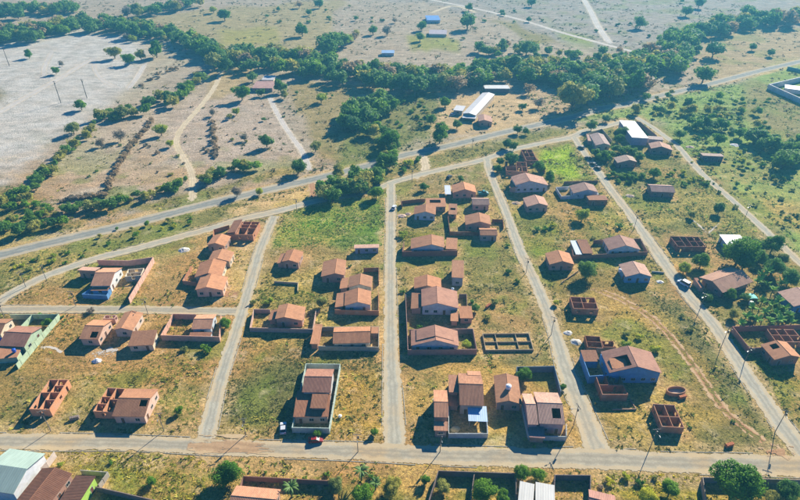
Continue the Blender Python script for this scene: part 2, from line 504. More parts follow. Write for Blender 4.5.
# soften zone borders: blur the colours over neighbouring ground points
def blur(c, n):
    g = c.reshape(len(ys), len(xs), 3)
    for _ in range(n):
        p = np.pad(g, ((1, 1), (1, 1), (0, 0)), mode='edge')
        g = (p[:-2, 1:-1] + p[2:, 1:-1] + p[1:-1, :-2] + p[1:-1, 2:] + 2 * p[1:-1, 1:-1]) / 6
    return g.reshape(-1, 3)
cA, cB = blur(cA, 4), blur(cB, 4)
# dusty verges: bare pale earth along every street, wider and narrower by turns
STREET_LINES = [
    [(-30, 325), (10, 294), (48, 275), (96, 258.5), (171, 239), (240, 219.5), (320, 200), (370, 190.5), (400, 180), (480, 160.5), (545, 142.5), (586, 130.5), (625, 121)],
    [(391, 184), (390.5, 250), (391, 350), (395, 452)], [(274, 216), (260, 250), (248, 292), (234, 338), (222, 375), (205, 446)],
    [(487, 159), (497, 190), (520, 250), (543, 300), (560, 350), (583, 412), (600, 456)], [(574, 137), (615, 195), (651, 244), (692, 300), (730.5, 350), (771, 410), (808, 460)],
    [(636, 117), (694, 165), (751, 217), (812, 274)], [(-20, 309.5), (130, 309.5), (236, 311.5)], [(-40, 442), (125, 443), (250, 449), (350, 451), (440, 456), (560, 459), (672, 463), (840, 468)],
    [(-60, 270), (64, 239.5), (200, 206), (325, 176.5), (450, 145.5), (600, 108.5), (710, 84), (860, 47)]]
dmin = np.full(gx.size, 1e9)
for li, ln_ in enumerate(STREET_LINES):
    hw = 4.6 if li == 7 else (3.6 if li == 8 else 1.8)
    P_ = [at(*p) for p in ln_]
    for p, q in zip(P_[:-1], P_[1:]):
        dx_, dy_ = q.x - p.x, q.y - p.y
        t_ = np.clip(((gx - p.x) * dx_ + (gy - p.y) * dy_) / (dx_ * dx_ + dy_ * dy_), 0, 1)
        dmin = np.minimum(dmin, np.hypot(gx - p.x - t_ * dx_, gy - p.y - t_ * dy_) - hw)
vg = np.clip((1.6 + fbm(gx * .12 + 3, gy * .12 + 9, 4) * 4.2 - dmin) / 1.8, 0, 1) * np.clip(fbm(gx * .3 + 60, gy * .3, 3) * 2.4 - .35, 0, 1)
vg = np.clip(vg, 0, .85)[:, None]
cA = cA * (1 - vg) + np.array(S(212, 186, 142)) * vg
cB = cB * (1 - vg) + np.array(S(178, 152, 108)) * vg
# wandering bare patches and greener patches over all open ground
pt = (np.clip((fbm(gx * .045 + 11, gy * .045 + 5, 5) - .56) * 9, 0, .7) * np.clip((330 - gy) / 80, .15, 1))[:, None]
cA = cA * (1 - pt) + np.array(S(206, 162, 108)) * pt
# broad drifts of reddish tan earth and of straw over the village lots
bd = (np.clip((fbm(gx * .022 + 21, gy * .022 + 44, 4) - .50) * 7, 0, .75) * np.clip((290 - gy) / 60, 0, 1))[:, None]
cA = cA * (1 - bd) + np.array(S(204, 154, 98)) * bd
cB = cB * (1 - bd * .7) + np.array(S(160, 124, 74)) * bd * .7
st_ = (np.clip((fbm(gx * .026 + 81, gy * .026 + 14, 4) - .54) * 8, 0, .6) * np.clip((290 - gy) / 60, 0, 1))[:, None]
cA = cA * (1 - st_) + np.array(S(214, 186, 104)) * st_
nearw = np.clip((330 - gy) / 80, .0, 1)
gp = (np.clip((fbm(gx * .05 + 71, gy * .05 + 33, 5) - .56) * 9, 0, .6) * np.maximum(nearw, np.clip(gx / 100 - 1, 0, 1) * .7))[:, None]
cA = cA * (1 - gp) + np.array(S(132, 150, 56)) * gp
cB = cB * (1 - gp) + np.array(S(100, 122, 46)) * gp

m, nt, b = new_mat('soil_and_dry_grass', 0.97, 0.05)
aA = N(nt, 'Attribute', attribute_name='soil_a')
aB = N(nt, 'Attribute', attribute_name='soil_b')
f1 = noise(nt, 0.8, 9, 0.78)
f2 = noise(nt, 0.06, 5, 0.6)
k = mix(nt, ramp(nt, f1, [(0.44, (0, 0, 0)), (0.57, (1, 1, 1))]), aA.outputs['Color'], aB.outputs['Color'])
k = mix(nt, ramp(nt, f2, [(0.42, (0, 0, 0)), (0.68, (0.55, 0.55, 0.55))]), k, mix(nt, 0.5, aB.outputs['Color'], S(150, 128, 96)))
k = mix(nt, 1.0, k, ramp(nt, noise(nt, 1.7, 5, 0.75), [(0.36, (0.52, 0.55, 0.52)), (0.5, (1, 1, 1)), (0.66, (1.45, 1.36, 1.25))]), 'MULTIPLY')
k = mix(nt, 1.0, k, (1.02, 0.97, 0.82), 'MULTIPLY')
k = mix(nt, ramp(nt, noise(nt, 0.13, 6, 0.7), [(0.56, (0, 0, 0)), (0.70, (0.75, 0.75, 0.75))]), k, mix(nt, 0.55, aA.outputs['Color'], S(222, 196, 156)))
nt.links.new(k, b.inputs['Base Color'])
# streaks and blotches of bare and trodden earth, also far out where no tuft can be told apart
k = mix(nt, 1.0, k, ramp(nt, noise(nt, 0.09, 8, 0.8, vec_scale=(1, 2.2, 1)), [(0.38, (0.66, 0.68, 0.66)), (0.5, (1, 1, 1)), (0.64, (1.28, 1.25, 1.22))]), 'MULTIPLY')
k = mix(nt, ramp(nt, noise(nt, 0.35, 7, 0.75), [(0.61, (0, 0, 0)), (0.70, (0.45, 0.45, 0.45))]), k, mix(nt, 0.6, aB.outputs['Color'], S(84, 88, 50)))
nt.links.new(k, b.inputs['Base Color'])
bp = N(nt, 'Bump')
bp.inputs['Strength'].default_value = 0.8
bp.inputs['Distance'].default_value = 0.6
nt.links.new(noise(nt, 1.1, 7, 0.75), bp.inputs['Height'])
nt.links.new(bp.outputs[0], b.inputs['Normal'])
nx, ny = len(xs), len(ys)
me = bpy.data.meshes.new('ground')
me.vertices.add(gx.size)
co = np.stack([gx, gy, np.zeros_like(gx)], 1)
me.vertices.foreach_set('co', co.ravel())
idx = np.arange(gx.size).reshape(ny, nx)
quads = np.stack([idx[:-1, :-1], idx[:-1, 1:], idx[1:, 1:], idx[1:, :-1]], -1).reshape(-1)
me.loops.add(quads.size)
me.loops.foreach_set('vertex_index', quads)
me.polygons.add(quads.size // 4)
me.polygons.foreach_set('loop_start', np.arange(0, quads.size, 4))
for nm, c in (('soil_a', cA), ('soil_b', cB)):
    at_ = me.attributes.new(nm, 'FLOAT_COLOR', 'POINT')
    at_.data.foreach_set('color', np.concatenate([c, np.ones((gx.size, 1))], 1).ravel())
me.update()
me.validate()
me.materials.append(m)
GROUND_ME = me
tag(data_obj('ground', me), 'dry grass and bare soil fields reaching to the horizon', 'ground', kind='structure')

# ------------------------------------------------------------------ roads
def road_mat(name, ca, cb, cc, soft=1.0, smear=None):
    m, nt, b = new_mat(name, 0.95, 0.1)
    ed = N(nt, 'Attribute', attribute_name='edge')
    sm = N(nt, 'Math', operation='ADD')
    nt.links.new(ed.outputs['Fac'], sm.inputs[0])
    nz = N(nt, 'Math', operation='MULTIPLY_ADD')
    nt.links.new(noise(nt, 0.5, 6, 0.7, vec_scale=smear), nz.inputs[0])
    nz.inputs[1].default_value = 2.2 * soft
    nz.inputs[2].default_value = -1.1 * soft
    nt.links.new(nz.outputs[0], sm.inputs[1])
    gr = N(nt, 'Math', operation='GREATER_THAN')
    gr.inputs[1].default_value = 0.3
    nt.links.new(sm.outputs[0], gr.inputs[0])
    nt.links.new(gr.outputs[0], b.inputs['Alpha'])
    k = mix(nt, ramp(nt, noise(nt, 0.35, 6, 0.65), [(0.36, (0, 0, 0)), (0.64, (1, 1, 1))]), S(*ca), S(*cb))
    k = mix(nt, ramp(nt, noise(nt, 0.07, 5, 0.6), [(0.48, (0, 0, 0)), (0.66, (0.8, 0.8, 0.8))]), k, S(*cc))
    k = mix(nt, 1.0, k, ramp(nt, noise(nt, 3.0, 3, 0.6), [(0.3, (0.86, 0.86, 0.86)), (0.7, (1.08, 1.08, 1.08))]), 'MULTIPLY')
    ac = N(nt, 'Attribute', attribute_name='across')
    ad = N(nt, 'Math', operation='MULTIPLY_ADD')
    nt.links.new(noise(nt, 0.25, 6, 0.7), ad.inputs[0])
    ad.inputs[1].default_value = 0.9
    nt.links.new(ac.outputs['Fac'], ad.inputs[2])
    k = mix(nt, ramp(nt, ad.outputs[0], [(0.48, (0.0, 0.0, 0.0)), (0.62, (0.5, 0.5, 0.5)), (0.74, (0.45, 0.45, 0.45)), (0.84, (0, 0, 0))]), k, tuple(x * 0.72 for x in S(*cb)))
    k = mix(nt, ramp(nt, ad.outputs[0], [(1.0 - .08, (0, 0, 0)), (1.0, (0.5, 0.5, 0.5))]), k, S(206, 180, 136))
    nt.links.new(k, b.inputs['Base Color'])
    return m
ASPH = road_mat('old_grey_asphalt', (158, 156, 142), (140, 139, 128), (168, 161, 142), .5)
STREET = road_mat('pale_stone_paving', (190, 182, 158), (170, 163, 143), (192, 170, 134), 1.0)
STREET2 = road_mat('dusty_paving', (184, 172, 146), (164, 154, 132), (188, 160, 118), .9)
TRACK = road_mat('sandy_track', (222, 202, 166), (204, 182, 146), (194, 174, 136), 1.1)
TRACKP = road_mat('whitish_track', (216, 204, 188), (200, 188, 172), (192, 180, 162), 1.3)
RED = road_mat('reddish_earth', (196, 150, 106), (178, 132, 94), (190, 152, 110), 1.9)
SPILL = road_mat('smeared_red_soil', (192, 156, 116), (178, 144, 108), (188, 160, 122), 1.6, (.16, 1, 1))
KERB = plain('kerb_concrete', (176, 168, 148), 0.95, 0.1)

def spline(pts, step):
    P = [Vector((p[0], p[1])) for p in pts]
    P = [2 * P[0] - P[1]] + P + [2 * P[-1] - P[-2]]
    out = []
    for i in range(1, len(P) - 2):
        n = max(2, int((P[i + 1] - P[i]).length / step))
        for k in range(n):
            t = k / n
            a, b_, c, d = P[i - 1], P[i], P[i + 1], P[i + 2]
            out.append(0.5 * ((2 * b_) + (c - a) * t + (2 * a - 5 * b_ + 4 * c - d) * t * t + (3 * b_ - a - 3 * c + d) * t ** 3))
    out.append(P[-2])
    return out

ROADS = []          # world outlines of all roads, for kerbs and weeds
KERBS = []
road_z = {'road': 0.012, 'track': 0.006, 'ground': 0.075}
def road(name, label, left, right=None, width=None, mat=STREET, kerb=True, ragged=0.25, cat='road', sub=6, over=False, rut=False):
    """left/right: edge lines on the map, or left = centre line with a width in metres (one or one per point)"""
    cen = [at(x, y) for x, y in left]
    if right is not None:
        L = spline([at(x, y) for x, y in left], 3.0)
        Rr = spline([at(x, y) for x, y in right], 3.0)
        n = max(len(L), len(Rr))
        rs = lambda Q: [Q[min(len(Q) - 1, int(round(i * (len(Q) - 1) / (n - 1))))] for i in range(n)]
        L, Rr = rs(L), rs(Rr)
    else:
        step = 3.0 if cen[0].y < 330 else 8.0
        C = spline(cen, step)
        ws = width if isinstance(width, (list, tuple)) else [width] * len(left)
        L, Rr = [], []
        for i, c in enumerate(C):
            d = (C[min(i + 1, len(C) - 1)] - C[max(i - 1, 0)]).normalized()
            nrm = Vector((-d.y, d.x))
            f = i / (len(C) - 1) * (len(ws) - 1)
            j = min(int(f), len(ws) - 2) if len(ws) > 1 else 0
            w = ws[j] + (ws[min(j + 1, len(ws) - 1)] - ws[j]) * (f - j)
            L.append(c + nrm * w / 2)
            Rr.append(c - nrm * w / 2)
    n = len(L)
    road_z[cat] += 0.006 if cat == 'road' else 0.0023
    z = road_z[cat] + (.07 if over else 0)
    v, f, ed, acr = [], [], [], []
    for i in range(n):
        for k in range(sub + 1):
            t = k / sub
            e_ = min(1.0, 2.2 * min(t, 1 - t) * (1 if cat != 'road' else 2.2))
            if rut:
                e_ = (0, .62, -.2, .62, 0)[min(4, int(t * 4 + .5))]
            if cat != 'road':
                e_ *= min(1, i / 2, (n - 1 - i) / 2)
            if over:
                e_ *= .62
            ed.append(e_)
            acr.append(abs(2 * t - 1))
            p = L[i].lerp(Rr[i], t)
            if k in (0, sub):
                e = (R.random() - .5) * 2 * ragged
                e += .12 if cat == 'road' else 0
                p = p + (L[i] - Rr[i]).normalized() * (e if k == 0 else -e)
            v.append((p.x, p.y, z))
    for i in range(n - 1):
        for k in range(sub):
            a = i * (sub + 1) + k
            f.append((a, a + 1, a + sub + 2, a + sub + 1))
    o = mesh_obj(name, v, f, mat)
    ea = o.data.attributes.new('edge', 'FLOAT', 'POINT')
    ea.data.foreach_set('value', ed)
    ea = o.data.attributes.new('across', 'FLOAT', 'POINT')
    ea.data.foreach_set('value', acr)
    if o.data.polygons[0].normal.z < 0:
        o.data.flip_normals()
    tag(o, label, cat, kind='structure')
    for i in range(0, n - 1, 6):
        j = min(i + 6, n - 1)
        ROADS.append([tuple(p) for p in L[i:j + 1]] + [tuple(p) for p in Rr[i:j + 1][::-1]])
    o_poly = len(ROADS)
    if kerb:
        KERBS.append((o, L, Rr, z))
    return o

road('highway', 'wide grey asphalt highway crossing above the village', [(-60, 270), (0, 255), (64, 239.5), (128, 224.5), (200, 206), (262, 191), (325, 176.5), (372, 164.5), (400, 156), (450, 145.5), (507, 131.5), (575, 116.5), (600, 108.5), (625, 104.5), (665, 94.5), (710, 84), (755, 72), (800, 61.5), (860, 47)], width=9.0, mat=ASPH, kerb=False)
road('frontage_street', 'paved street curving along the upper edge of the village', [(-30, 325), (-6, 306), (10, 294), (26, 285.5), (48, 275), (96, 258.5), (128, 250.5), (171, 239), (211, 228.5), (240, 219.5), (280, 210.5), (320, 200), (370, 190.5), (400, 180), (437, 170.5), (480, 160.5), (510, 150.5), (545, 142.5), (572, 137), (586, 130.5), (602, 127), (625, 121)], width=[5.5] * 18 + [7, 6, 6, 5], mat=STREET)
road('street', 'pale central street running down between the house rows', [(391, 184), (391, 205), (390.5, 250), (390.5, 300), (391, 350), (393, 400), (395, 452)], width=[5, 5, 4.8, 4.8, 5, 6, 7], mat=STREET)
road('street', 'pale street on the left with weedy plot beside it', [(274, 216), (260, 250), (248, 292), (234, 338), (222, 375), (208, 430), (205, 446)], width=[5, 4.8, 4.8, 4.8, 4.8, 5, 6], mat=STREET)
road('street', 'pale street slanting down to the right of the centre', [(487, 159), (489, 170), (497, 190), (508, 217), (520, 250), (532, 275), (543, 300), (552, 325), (560, 350), (567.5, 375), (583, 412), (594, 440), (600, 456)], width=[5, 4.5, 4.5, 4.5, 4.5, 5, 5, 5, 5, 5, 6.5, 7, 8], mat=STREET)
road('street', 'pale street slanting down the right side past big brown house', [(574, 137), (588, 158), (602, 177), (615, 195), (632, 217), (651, 244), (672, 274), (692, 300), (714, 325), (730.5, 350), (746.5, 375), (771, 410), (790, 436), (808, 460)], width=[5, 4.8, 4.8, 4.8, 4.8, 4.8, 5, 6, 6, 5.6, 5.6, 6, 6.5, 7], mat=STREET)
road('side_track', 'straight narrow track along the right edge of the village', [(636, 117), (652, 127), (676, 145), (694, 165), (711, 182), (732, 200), (751, 217), (781, 245), (812, 274), (840, 300)], width=4.4, mat=STREET, kerb=False, ragged=.4)
road('cross_street', 'short paved cross street left of the middle', [(-20, 309.5), (60, 309), (130, 309.5), (190, 310.5), (236, 311.5)], width=4.6, mat=STREET2)
road('main_street', 'wide dusty street along the bottom of the village', [(-40, 432.5), (60, 433), (125, 434.5), (200, 437.5), (250, 439.5), (350, 441.5), (440, 445), (520, 447), (560, 447), (604, 447.5), (672, 452), (740, 453), (800, 455), (840, 457)], [(-40, 450), (60, 451), (125, 451), (200, 455), (250, 457.5), (350, 461), (440, 466), (520, 468.5), (560, 469.5), (604, 471), (672, 473.5), (740, 476), (800, 478), (840, 480)], mat=STREET2)
for lab, pts, w, mt in [
    ('sandy track joining the highway opposite the left street', [(314, 203), (312.5, 190), (311, 176)], 4.5, RED),
    ('pale track climbing from the highway to the small farmhouse', [(310, 172), (303, 153), (292, 137), (282, 122), (274, 107), (269, 96)], 5, TRACKP),
    ('winding sandy track in the dry field above the hedge', [(192, 203), (193, 185), (191, 172), (185, 160), (177, 146), (177, 138), (184, 125), (200, 107), (214, 88), (223, 68)], 4.5, TRACK),
    ('red earth link between highway and frontage street', [(413, 180), (424, 172), (425, 163), (420, 152)], 6, TRACK),
    ('straight pale dirt road across the far fields', [(410, -4), (432, 0), (482, 10), (525, 21), (560, 32), (600, 43), (642, 54)], 6.5, TRACKP),
    ('sandy track descending the far field to the straight road', [(583, -2), (590, 10), (598, 26), (606, 38), (612, 45)], 9, TRACKP),
    ('broad pale track crossing the sandy field', [(-20, 124), (0, 112), (30, 95), (60, 78), (80, 66), (98, 56)], 7, TRACKP),
    ('thin curved track inside the sandy field', [(126, 92), (138, 76), (146, 62)], 6, TRACKP),
    ('narrow pale track looping through the sandy field', [(44, 78), (45, 66), (53, 50)], 5, TRACKP),
    ('arched pale track at the centre of the sandy field', [(94, 58), (95, 70), (105, 82), (124, 90)], 4, TRACKP),
    ('worn two-rut track cutting across the empty lot', [(592, 288), (620, 299), (650, 317), (675, 342), (700, 375), (725, 411), (750, 432), (778, 452)], 3.4, RED),
    ('sandy track beside the belt of trees at the blue roof', [(428, 14), (452, 6), (470, 10), (478, 14)], 6, TRACK),
    ('pale path curving below the green house', [(40, 347), (50, 347), (58, 350), (62, 353)], 1.2, TRACKP),
    ('pale footpath forking over the weeds by the purple brick shell', [(690, 218), (700, 226), (708, 234)], 1.0, TRACKP),
    ('pale footpath rising right over the weeds', [(708, 234), (714, 228), (722, 221)], 1.0, TRACKP),
    ('red earth spill where left street meets main street', [(188, 445), (205, 444), (225, 446), (250, 448), (275, 449)], [3, 10, 9, 7, 3], SPILL),
    ('red earth spill at the lower right crossing', [(760, 452), (780, 453), (793, 447)], [2, 5, 3], RED),
    ]:
    road('dirt_track', lab, pts, width=w if isinstance(w, list) else w * 1.15, mat=mt, kerb=False, ragged=.5, cat='track', sub=6 if 'two-rut' not in lab else 4, over='spill' in lab, rut='two-rut' in lab)
for lab, poly, mt in [
    ('pale concrete ramp in front of the tiled house with metal canopy', [(485, 447.2), (517, 448.2), (522, 456), (478, 455)], STREET2),
    ('pale stony yard in front of salmon tiled house', [(88, 352), (118, 343), (128, 350), (100, 362)], TRACKP),
    ('bare pale earth terrace by the terrace of three brown roofs', [(224, 288), (238, 282), (240, 300), (212, 302)], RED),
    ]:
    road('bare_patch', lab, poly[:2], poly[:1:-1], mat=mt, kerb=False, ragged=.3, cat='ground', sub=4)

# kerbs: low concrete edging, open wherever another road joins
for o, L, Rr, z in KERBS:
    own = [tuple(p) for p in L] + [tuple(p) for p in Rr[::-1]]
    for side, E_, other in ((0, L, Rr), (1, Rr, L)):
        mb = MB()
        xs_, ys_ = np.array([p.x for p in E_]), np.array([p.y for p in E_])
        blocked = np.zeros(len(E_), bool)
        for q in ROADS:
            cx, cy = sum(p[0] for p in q) / len(q), sum(p[1] for p in q) / len(q)
            # shrink test: a point counts as blocked when it lies inside another road's outline
            inn = in_poly(xs_, ys_, q)
            if inn.any() and not in_poly(np.array([cx]), np.array([cy]), own)[0]:
                blocked |= inn
        on = True
        for i in range(len(E_) - 1):
            if R.random() < .16:
                on = not on
            if blocked[i] or blocked[i + 1] or not on:
                continue
            a, c = E_[i], E_[i + 1]
            na, nc = (a - other[i]).normalized(), (c - other[i + 1]).normalized()
            h = 0.10
            ring = lambda p, nn: [(p.x - nn.x * .02, p.y - nn.y * .02, -.05), (p.x + nn.x * .17, p.y + nn.y * .17, -.05), (p.x + nn.x * .17, p.y + nn.y * .17, h), (p.x - nn.x * .02, p.y - nn.y * .02, h)]
            mb.prism(ring(a, na), ring(c, nc))
        if mb.v:
            mb.obj('kerb', KERB, o)
# ------------------------------------------------------------------ buildings
FOOT = []            # footprints, to keep weeds out of rooms

def frame_of(A, B, C=None, D=None, z=3.0):
    """rectangle through roof corners read off the map at height z: near-left A, near-right B, far-left C or far-right D"""
    A, B = at(*A, z), at(*B, z)
    if C is not None:
        C = at(*C, z)
        if D is not None:
            D = at(*D, z)
        else:
            D = C + (B - A)
    else:
        D = at(*D, z)
        C = D + (A - B)
    u = ((B - A) + (D - C)) / 2
    v = ((C - A) + (D - B)) / 2
    u.z = v.z = 0
    cx = (A + B + C + D) / 4
    a1, a2 = math.atan2(u.y, u.x), math.atan2(v.y, v.x) - math.pi / 2
    a2 = a1 + ((a2 - a1 + math.pi) % (2 * math.pi) - math.pi)
    wu, wv = u.length, v.length
    th = (a1 * wu + a2 * wv) / (wu + wv)
    k = math.cos((a1 - a2) / 2)
    return cx, th, wu * k, wv * k

def _win_mesh(name, w, h, door=False):
    mb = MB()
    t = 0.07
    mb.box(-w / 2 - t, -w / 2, -.05, .03, 0, h + t)
    mb.box(w / 2, w / 2 + t, -.05, .03, 0, h + t)
    mb.box(-w / 2, w / 2, -.05, .03, h, h + t)
    if not door:
        mb.box(-w / 2 - t - .05, w / 2 + t + .05, -.09, .03, -t, 0)
        mb.box(-.025, .025, -.04, .0, 0, h)
    return mb.mesh(name, FRAME)
WIN_F = _win_mesh('window', 1.2, 1.0)
DOOR_F = _win_mesh('door', 0.9, 2.1, True)
_p = MB(); _p.box(-.6, .6, -.02, .0, 0, 1.0); WIN_P = _p.mesh('pane', GLASS)
_p = MB(); _p.box(-.45, .45, -.025, .0, 0, 2.1); DOOR_P = _p.mesh('door_leaf', WOODDOOR)

def opening(parent, x, y, rz, kind, z=1.05):
    if kind == 'd':
        o = data_obj('door', DOOR_F, parent, (x, y, 0.02), rz)
        data_obj('door_leaf', DOOR_P, o)
    else:
        o = data_obj('window', WIN_F, parent, (x, y, z), rz)
        data_obj('pane', WIN_P, o)

def facade(parent, c, th, p0, p1, seed, base_z=0.0):
    """doors and windows along one outer wall, p0 -> p1 in block coordinates, outside on the right hand"""
    d = (p1[0] - p0[0], p1[1] - p0[1])
    ln = math.hypot(*d)
    if ln < 2.6:
        return
    n = max(1, int(ln / 3.0))
    rr = random.Random(seed)
    dr = rr.randrange(n)
    ang = math.atan2(d[1], d[0])
    for i in range(n):
        t = (i + 0.5) / n
        x, y = p0[0] + d[0] * t, p0[1] + d[1] * t
        wx_ = c[0] + x * math.cos(th) - y * math.sin(th)
        wy_ = c[1] + x * math.sin(th) + y * math.cos(th)
        opening(parent, wx_, wy_, th + ang, 'd' if i == dr and n > 1 else 'w')

def wall_boxes(mb, p0, p1, t, h, holes=(), h2=None):
    """a wall p0 -> p1 of thickness t with door / window holes (s0, s1, z0, z1)"""
    d = Vector((p1[0] - p0[0], p1[1] - p0[1]))
    ln = d.length
    d.normalize()
    nn = Vector((-d.y, d.x)) * t / 2
    h2 = h if h2 is None else h2
    def seg(s0, s1, z0, za, zb):
        if s1 - s0 < .02:
            return
        a, b = Vector(p0) + d * s0, Vector(p0) + d * s1
        q = [a - nn, b - nn, b + nn, a + nn]
        mb.prism([(p.x, p.y, z0) for p in q], [(q[0].x, q[0].y, za), (q[1].x, q[1].y, zb), (q[2].x, q[2].y, zb), (q[3].x, q[3].y, za)])
    hh = lambda s: h + (h2 - h) * s / ln
    cur = 0
    for s0, s1, z0, z1 in sorted(holes):
        s0, s1 = max(s0, .1), min(s1, ln - .1)
        if s1 <= s0 or s0 < cur:
            continue
        seg(cur, s0, 0, hh(cur), hh(s0))
        if z0 > .05:
            seg(s0, s1, 0, z0, z0)
        if z1 < min(hh(s0), hh(s1)) - .05:
            seg(s0, s1, z1, hh(s0), hh(s1))
        cur = s1
    seg(cur, ln, 0, hh(cur), hh(ln))

def block(E, kind, A, B, C=None, D=None, z=3.1, rise=None, r=0.5, zn=None, zf=None, zl=None, zr=None, wall=WALLC, roof=TERRA, metal=False,
          oh=0.35, win=True, posts=False, holes=(), cuts=(), h=2.8, seed=0, bare=False, hole=None, lift=0.0):
    """one volume of a house; E is the house's Empty. kinds: v / u gable with the ridge in depth / across, s / l pent roof in depth / sideways, x roofless shell"""
    c, th, w, d = frame_of(A, B, C, D, z if kind != 'x' else h)
    c = Vector((c.x - E.location.x, c.y - E.location.y, 0))
    X, Y = w / 2, d / 2
    co, si = math.cos(th), math.sin(th)
    FOOT.append([(c.x + E.location.x + a * co - b * si, c.y + E.location.y + a * si + b * co) for a, b in ((-X, -Y), (X, -Y), (X, Y), (-X, Y))])
    wm = brick(wall) if bare else plaster(wall)
    rr = random.Random(seed + 5)
    if kind == 'x':
        t = 0.2
        sides = [((-X, -Y + t / 2), (X, -Y + t / 2)), ((-X, Y - t / 2), (X, Y - t / 2)), ((-X + t / 2, -Y + t), (-X + t / 2, Y - t)), ((X - t / 2, -Y + t), (X - t / 2, Y - t))]
        for i, (p0, p1) in enumerate(sides):
            mb = MB()
            ln = math.hypot(p1[0] - p0[0], p1[1] - p0[1])
            n = max(1, int(ln / 3.2))
            hl = []
            if h > 1.5:
                for k in range(n):
                    s = ln * (k + .5) / n
                    if rr.random() < .65:
                        hl.append((s - .6, s + .6, 1.0, 2.1) if rr.random() < .7 else (s - .45, s + .45, 0, 2.1))
            hv = .35 if h > 1.5 and bare else .03
            wall_boxes(mb, p0, p1, t, h - rr.random() * hv, hl, h - rr.random() * hv)
            mb.obj('brick_wall', wm, E, c, th)
        for ax, fr, a0, a1 in cuts:
            mb = MB()
            if ax == 'u':
                yy = -Y + d * fr
                p0, p1 = (-X + t + (w - 2 * t) * a0 + .001, yy), (-X + t + (w - 2 * t) * a1 - .001, yy)
            else:
                xx = -X + w * fr
                p0, p1 = (xx, -Y + t + (d - 2 * t) * a0 + .001), (xx, -Y + t + (d - 2 * t) * a1 - .001)
            ln = math.hypot(p1[0] - p0[0], p1[1] - p0[1])
            s = ln * rr.uniform(.3, .7)
            wall_boxes(mb, p0, p1, .16, h - .1 - (0 if ax == 'u' else .03), [(s - .42, s + .42, 0, 2.1)] if h > 1.5 and ln > 1.6 else [])
            mb.obj('inner_wall', wm, E, c, th)
        return c, th, X, Y
    # roof height field in block coordinates
    if kind in 'uv':
        half = (d if kind == 'u' else w) / 2
        rise = rise if rise is not None else 0.34 * half
        ridge = -Y + d * r if kind == 'u' else -X + w * r
        hi = z + rise
        if kind == 'u':
            sl = rise / max(ridge + Y, Y - ridge)
            e0, e1 = hi - sl * (ridge + Y), hi - sl * (Y - ridge)
            zz = lambda x, y: hi - sl * abs(y - ridge)
        else:
            sl = rise / max(ridge + X, X - ridge)
            zz = lambda x, y: hi - sl * abs(x - ridge)
        ax = 'x' if kind == 'u' else 'y'
    elif kind == 's':
        zn = z if zn is None else zn
        zf = z + .12 * d if zf is None else zf
        zz = lambda x, y: zn + (zf - zn) * (y + Y) / d
        ridge, ax = None, 'x'
    else:
        zl = z if zl is None else zl
        zr = z + .15 * w if zr is None else zr
        zz = lambda x, y: zl + (zr - zl) * (x + X) / w
        ridge, ax = None, 'y'
    rm = metal_roof(roof, ax) if metal else tiles(roof, ax)
    T = 0.14
    mb = MB()
    if kind == 'u':
        strips = [(-X, X, -Y, ridge), (-X, X, ridge, Y)]
    elif kind == 'v':
        strips = [(-X, ridge, -Y, Y), (ridge, X, -Y, Y)]
    else:
        strips = [(-X, X, -Y, Y)]
    for x0, x1, y0, y1 in strips:
        cells = [(x0, x1, y0, y1)]
        if hole:
            hx0, hx1, hy0, hy1 = -X + w * hole[0], -X + w * hole[1], -Y + d * hole[2], -Y + d * hole[3]
            if hx0 >= x0 - 1e-6 and hx1 <= x1 + 1e-6 and hy0 >= y0 - 1e-6 and hy1 <= y1 + 1e-6:
                cells = [(x0, hx0, y0, y1), (hx1, x1, y0, y1), (hx0, hx1, y0, hy0), (hx0, hx1, hy1, y1)]
        for a0, a1, b0, b1 in cells:
            if a1 - a0 < .03 or b1 - b0 < .03:
                continue
            q = [(a0, b0), (a1, b0), (a1, b1), (a0, b1)]
            mb.prism([(x, y, zz(x, y) - T) for x, y in q], [(x, y, zz(x, y)) for x, y in q])
    ro = mb.obj('roof', rm, E, (c.x, c.y, lift), th)
    if ridge is not None and not metal:
        mb = MB()
        if kind == 'u':
            n = max(2, int(2 * X / .5))
            for i in range(n):
                x0, x1 = -X + 2 * X * i / n, -X + 2 * X * (i + 1) / n
                mb.prism([(x0, ridge - .14, hi - .06), (x0, ridge + .14, hi - .06), (x0, ridge, hi + .07)], [(x1, ridge - .16, hi - .07), (x1, ridge + .16, hi - .07), (x1, ridge, hi + .09)])
        else:
            n = max(2, int(2 * Y / .5))
            for i in range(n):
                y0, y1 = -Y + 2 * Y * i / n, -Y + 2 * Y * (i + 1) / n
                mb.prism([(ridge + .14, y0, hi - .06), (ridge - .14, y0, hi - .06), (ridge, y0, hi + .07)], [(ridge + .16, y1, hi - .07), (ridge - .16, y1, hi - .07), (ridge, y1, hi + .09)])
        mb.obj('ridge_cap', rm, ro)
    # walls under the roof
    x0, x1, y0, y1 = -X + oh, X - oh, -Y + oh, Y - oh
    if x1 - x0 < 1 or y1 - y0 < 1:
        x0, x1, y0, y1 = -X + .1, X - .1, -Y + .1, Y - .1
    if posts:
        for x in (x0, x1):
            for y in (y0, y1):
                mb = MB()
                mb.box(x - .09, x + .09, y - .09, y + .09, 0, zz(x, y) - T + .02)
                mb.obj('post', CONC, E, c, th)
        return c, th, X, Y
    top = [(x0, y0), (x1, y0), (x1, y1), (x0, y1)]
    mb = MB()
    g = lambda x, y: (x, y, zz(x, y) - T * .5)
    b0 = lambda x, y: (x, y, -.1)
    near, farr = [(x0, y0), (x1, y0)], [(x1, y1), (x0, y1)]
    def wallpoly(p, q, mid=None):
        pts = [b0(*p), b0(*q), g(*q)] + ([g(*mid)] if mid else []) + [g(*p)]
        mb.poly(pts)
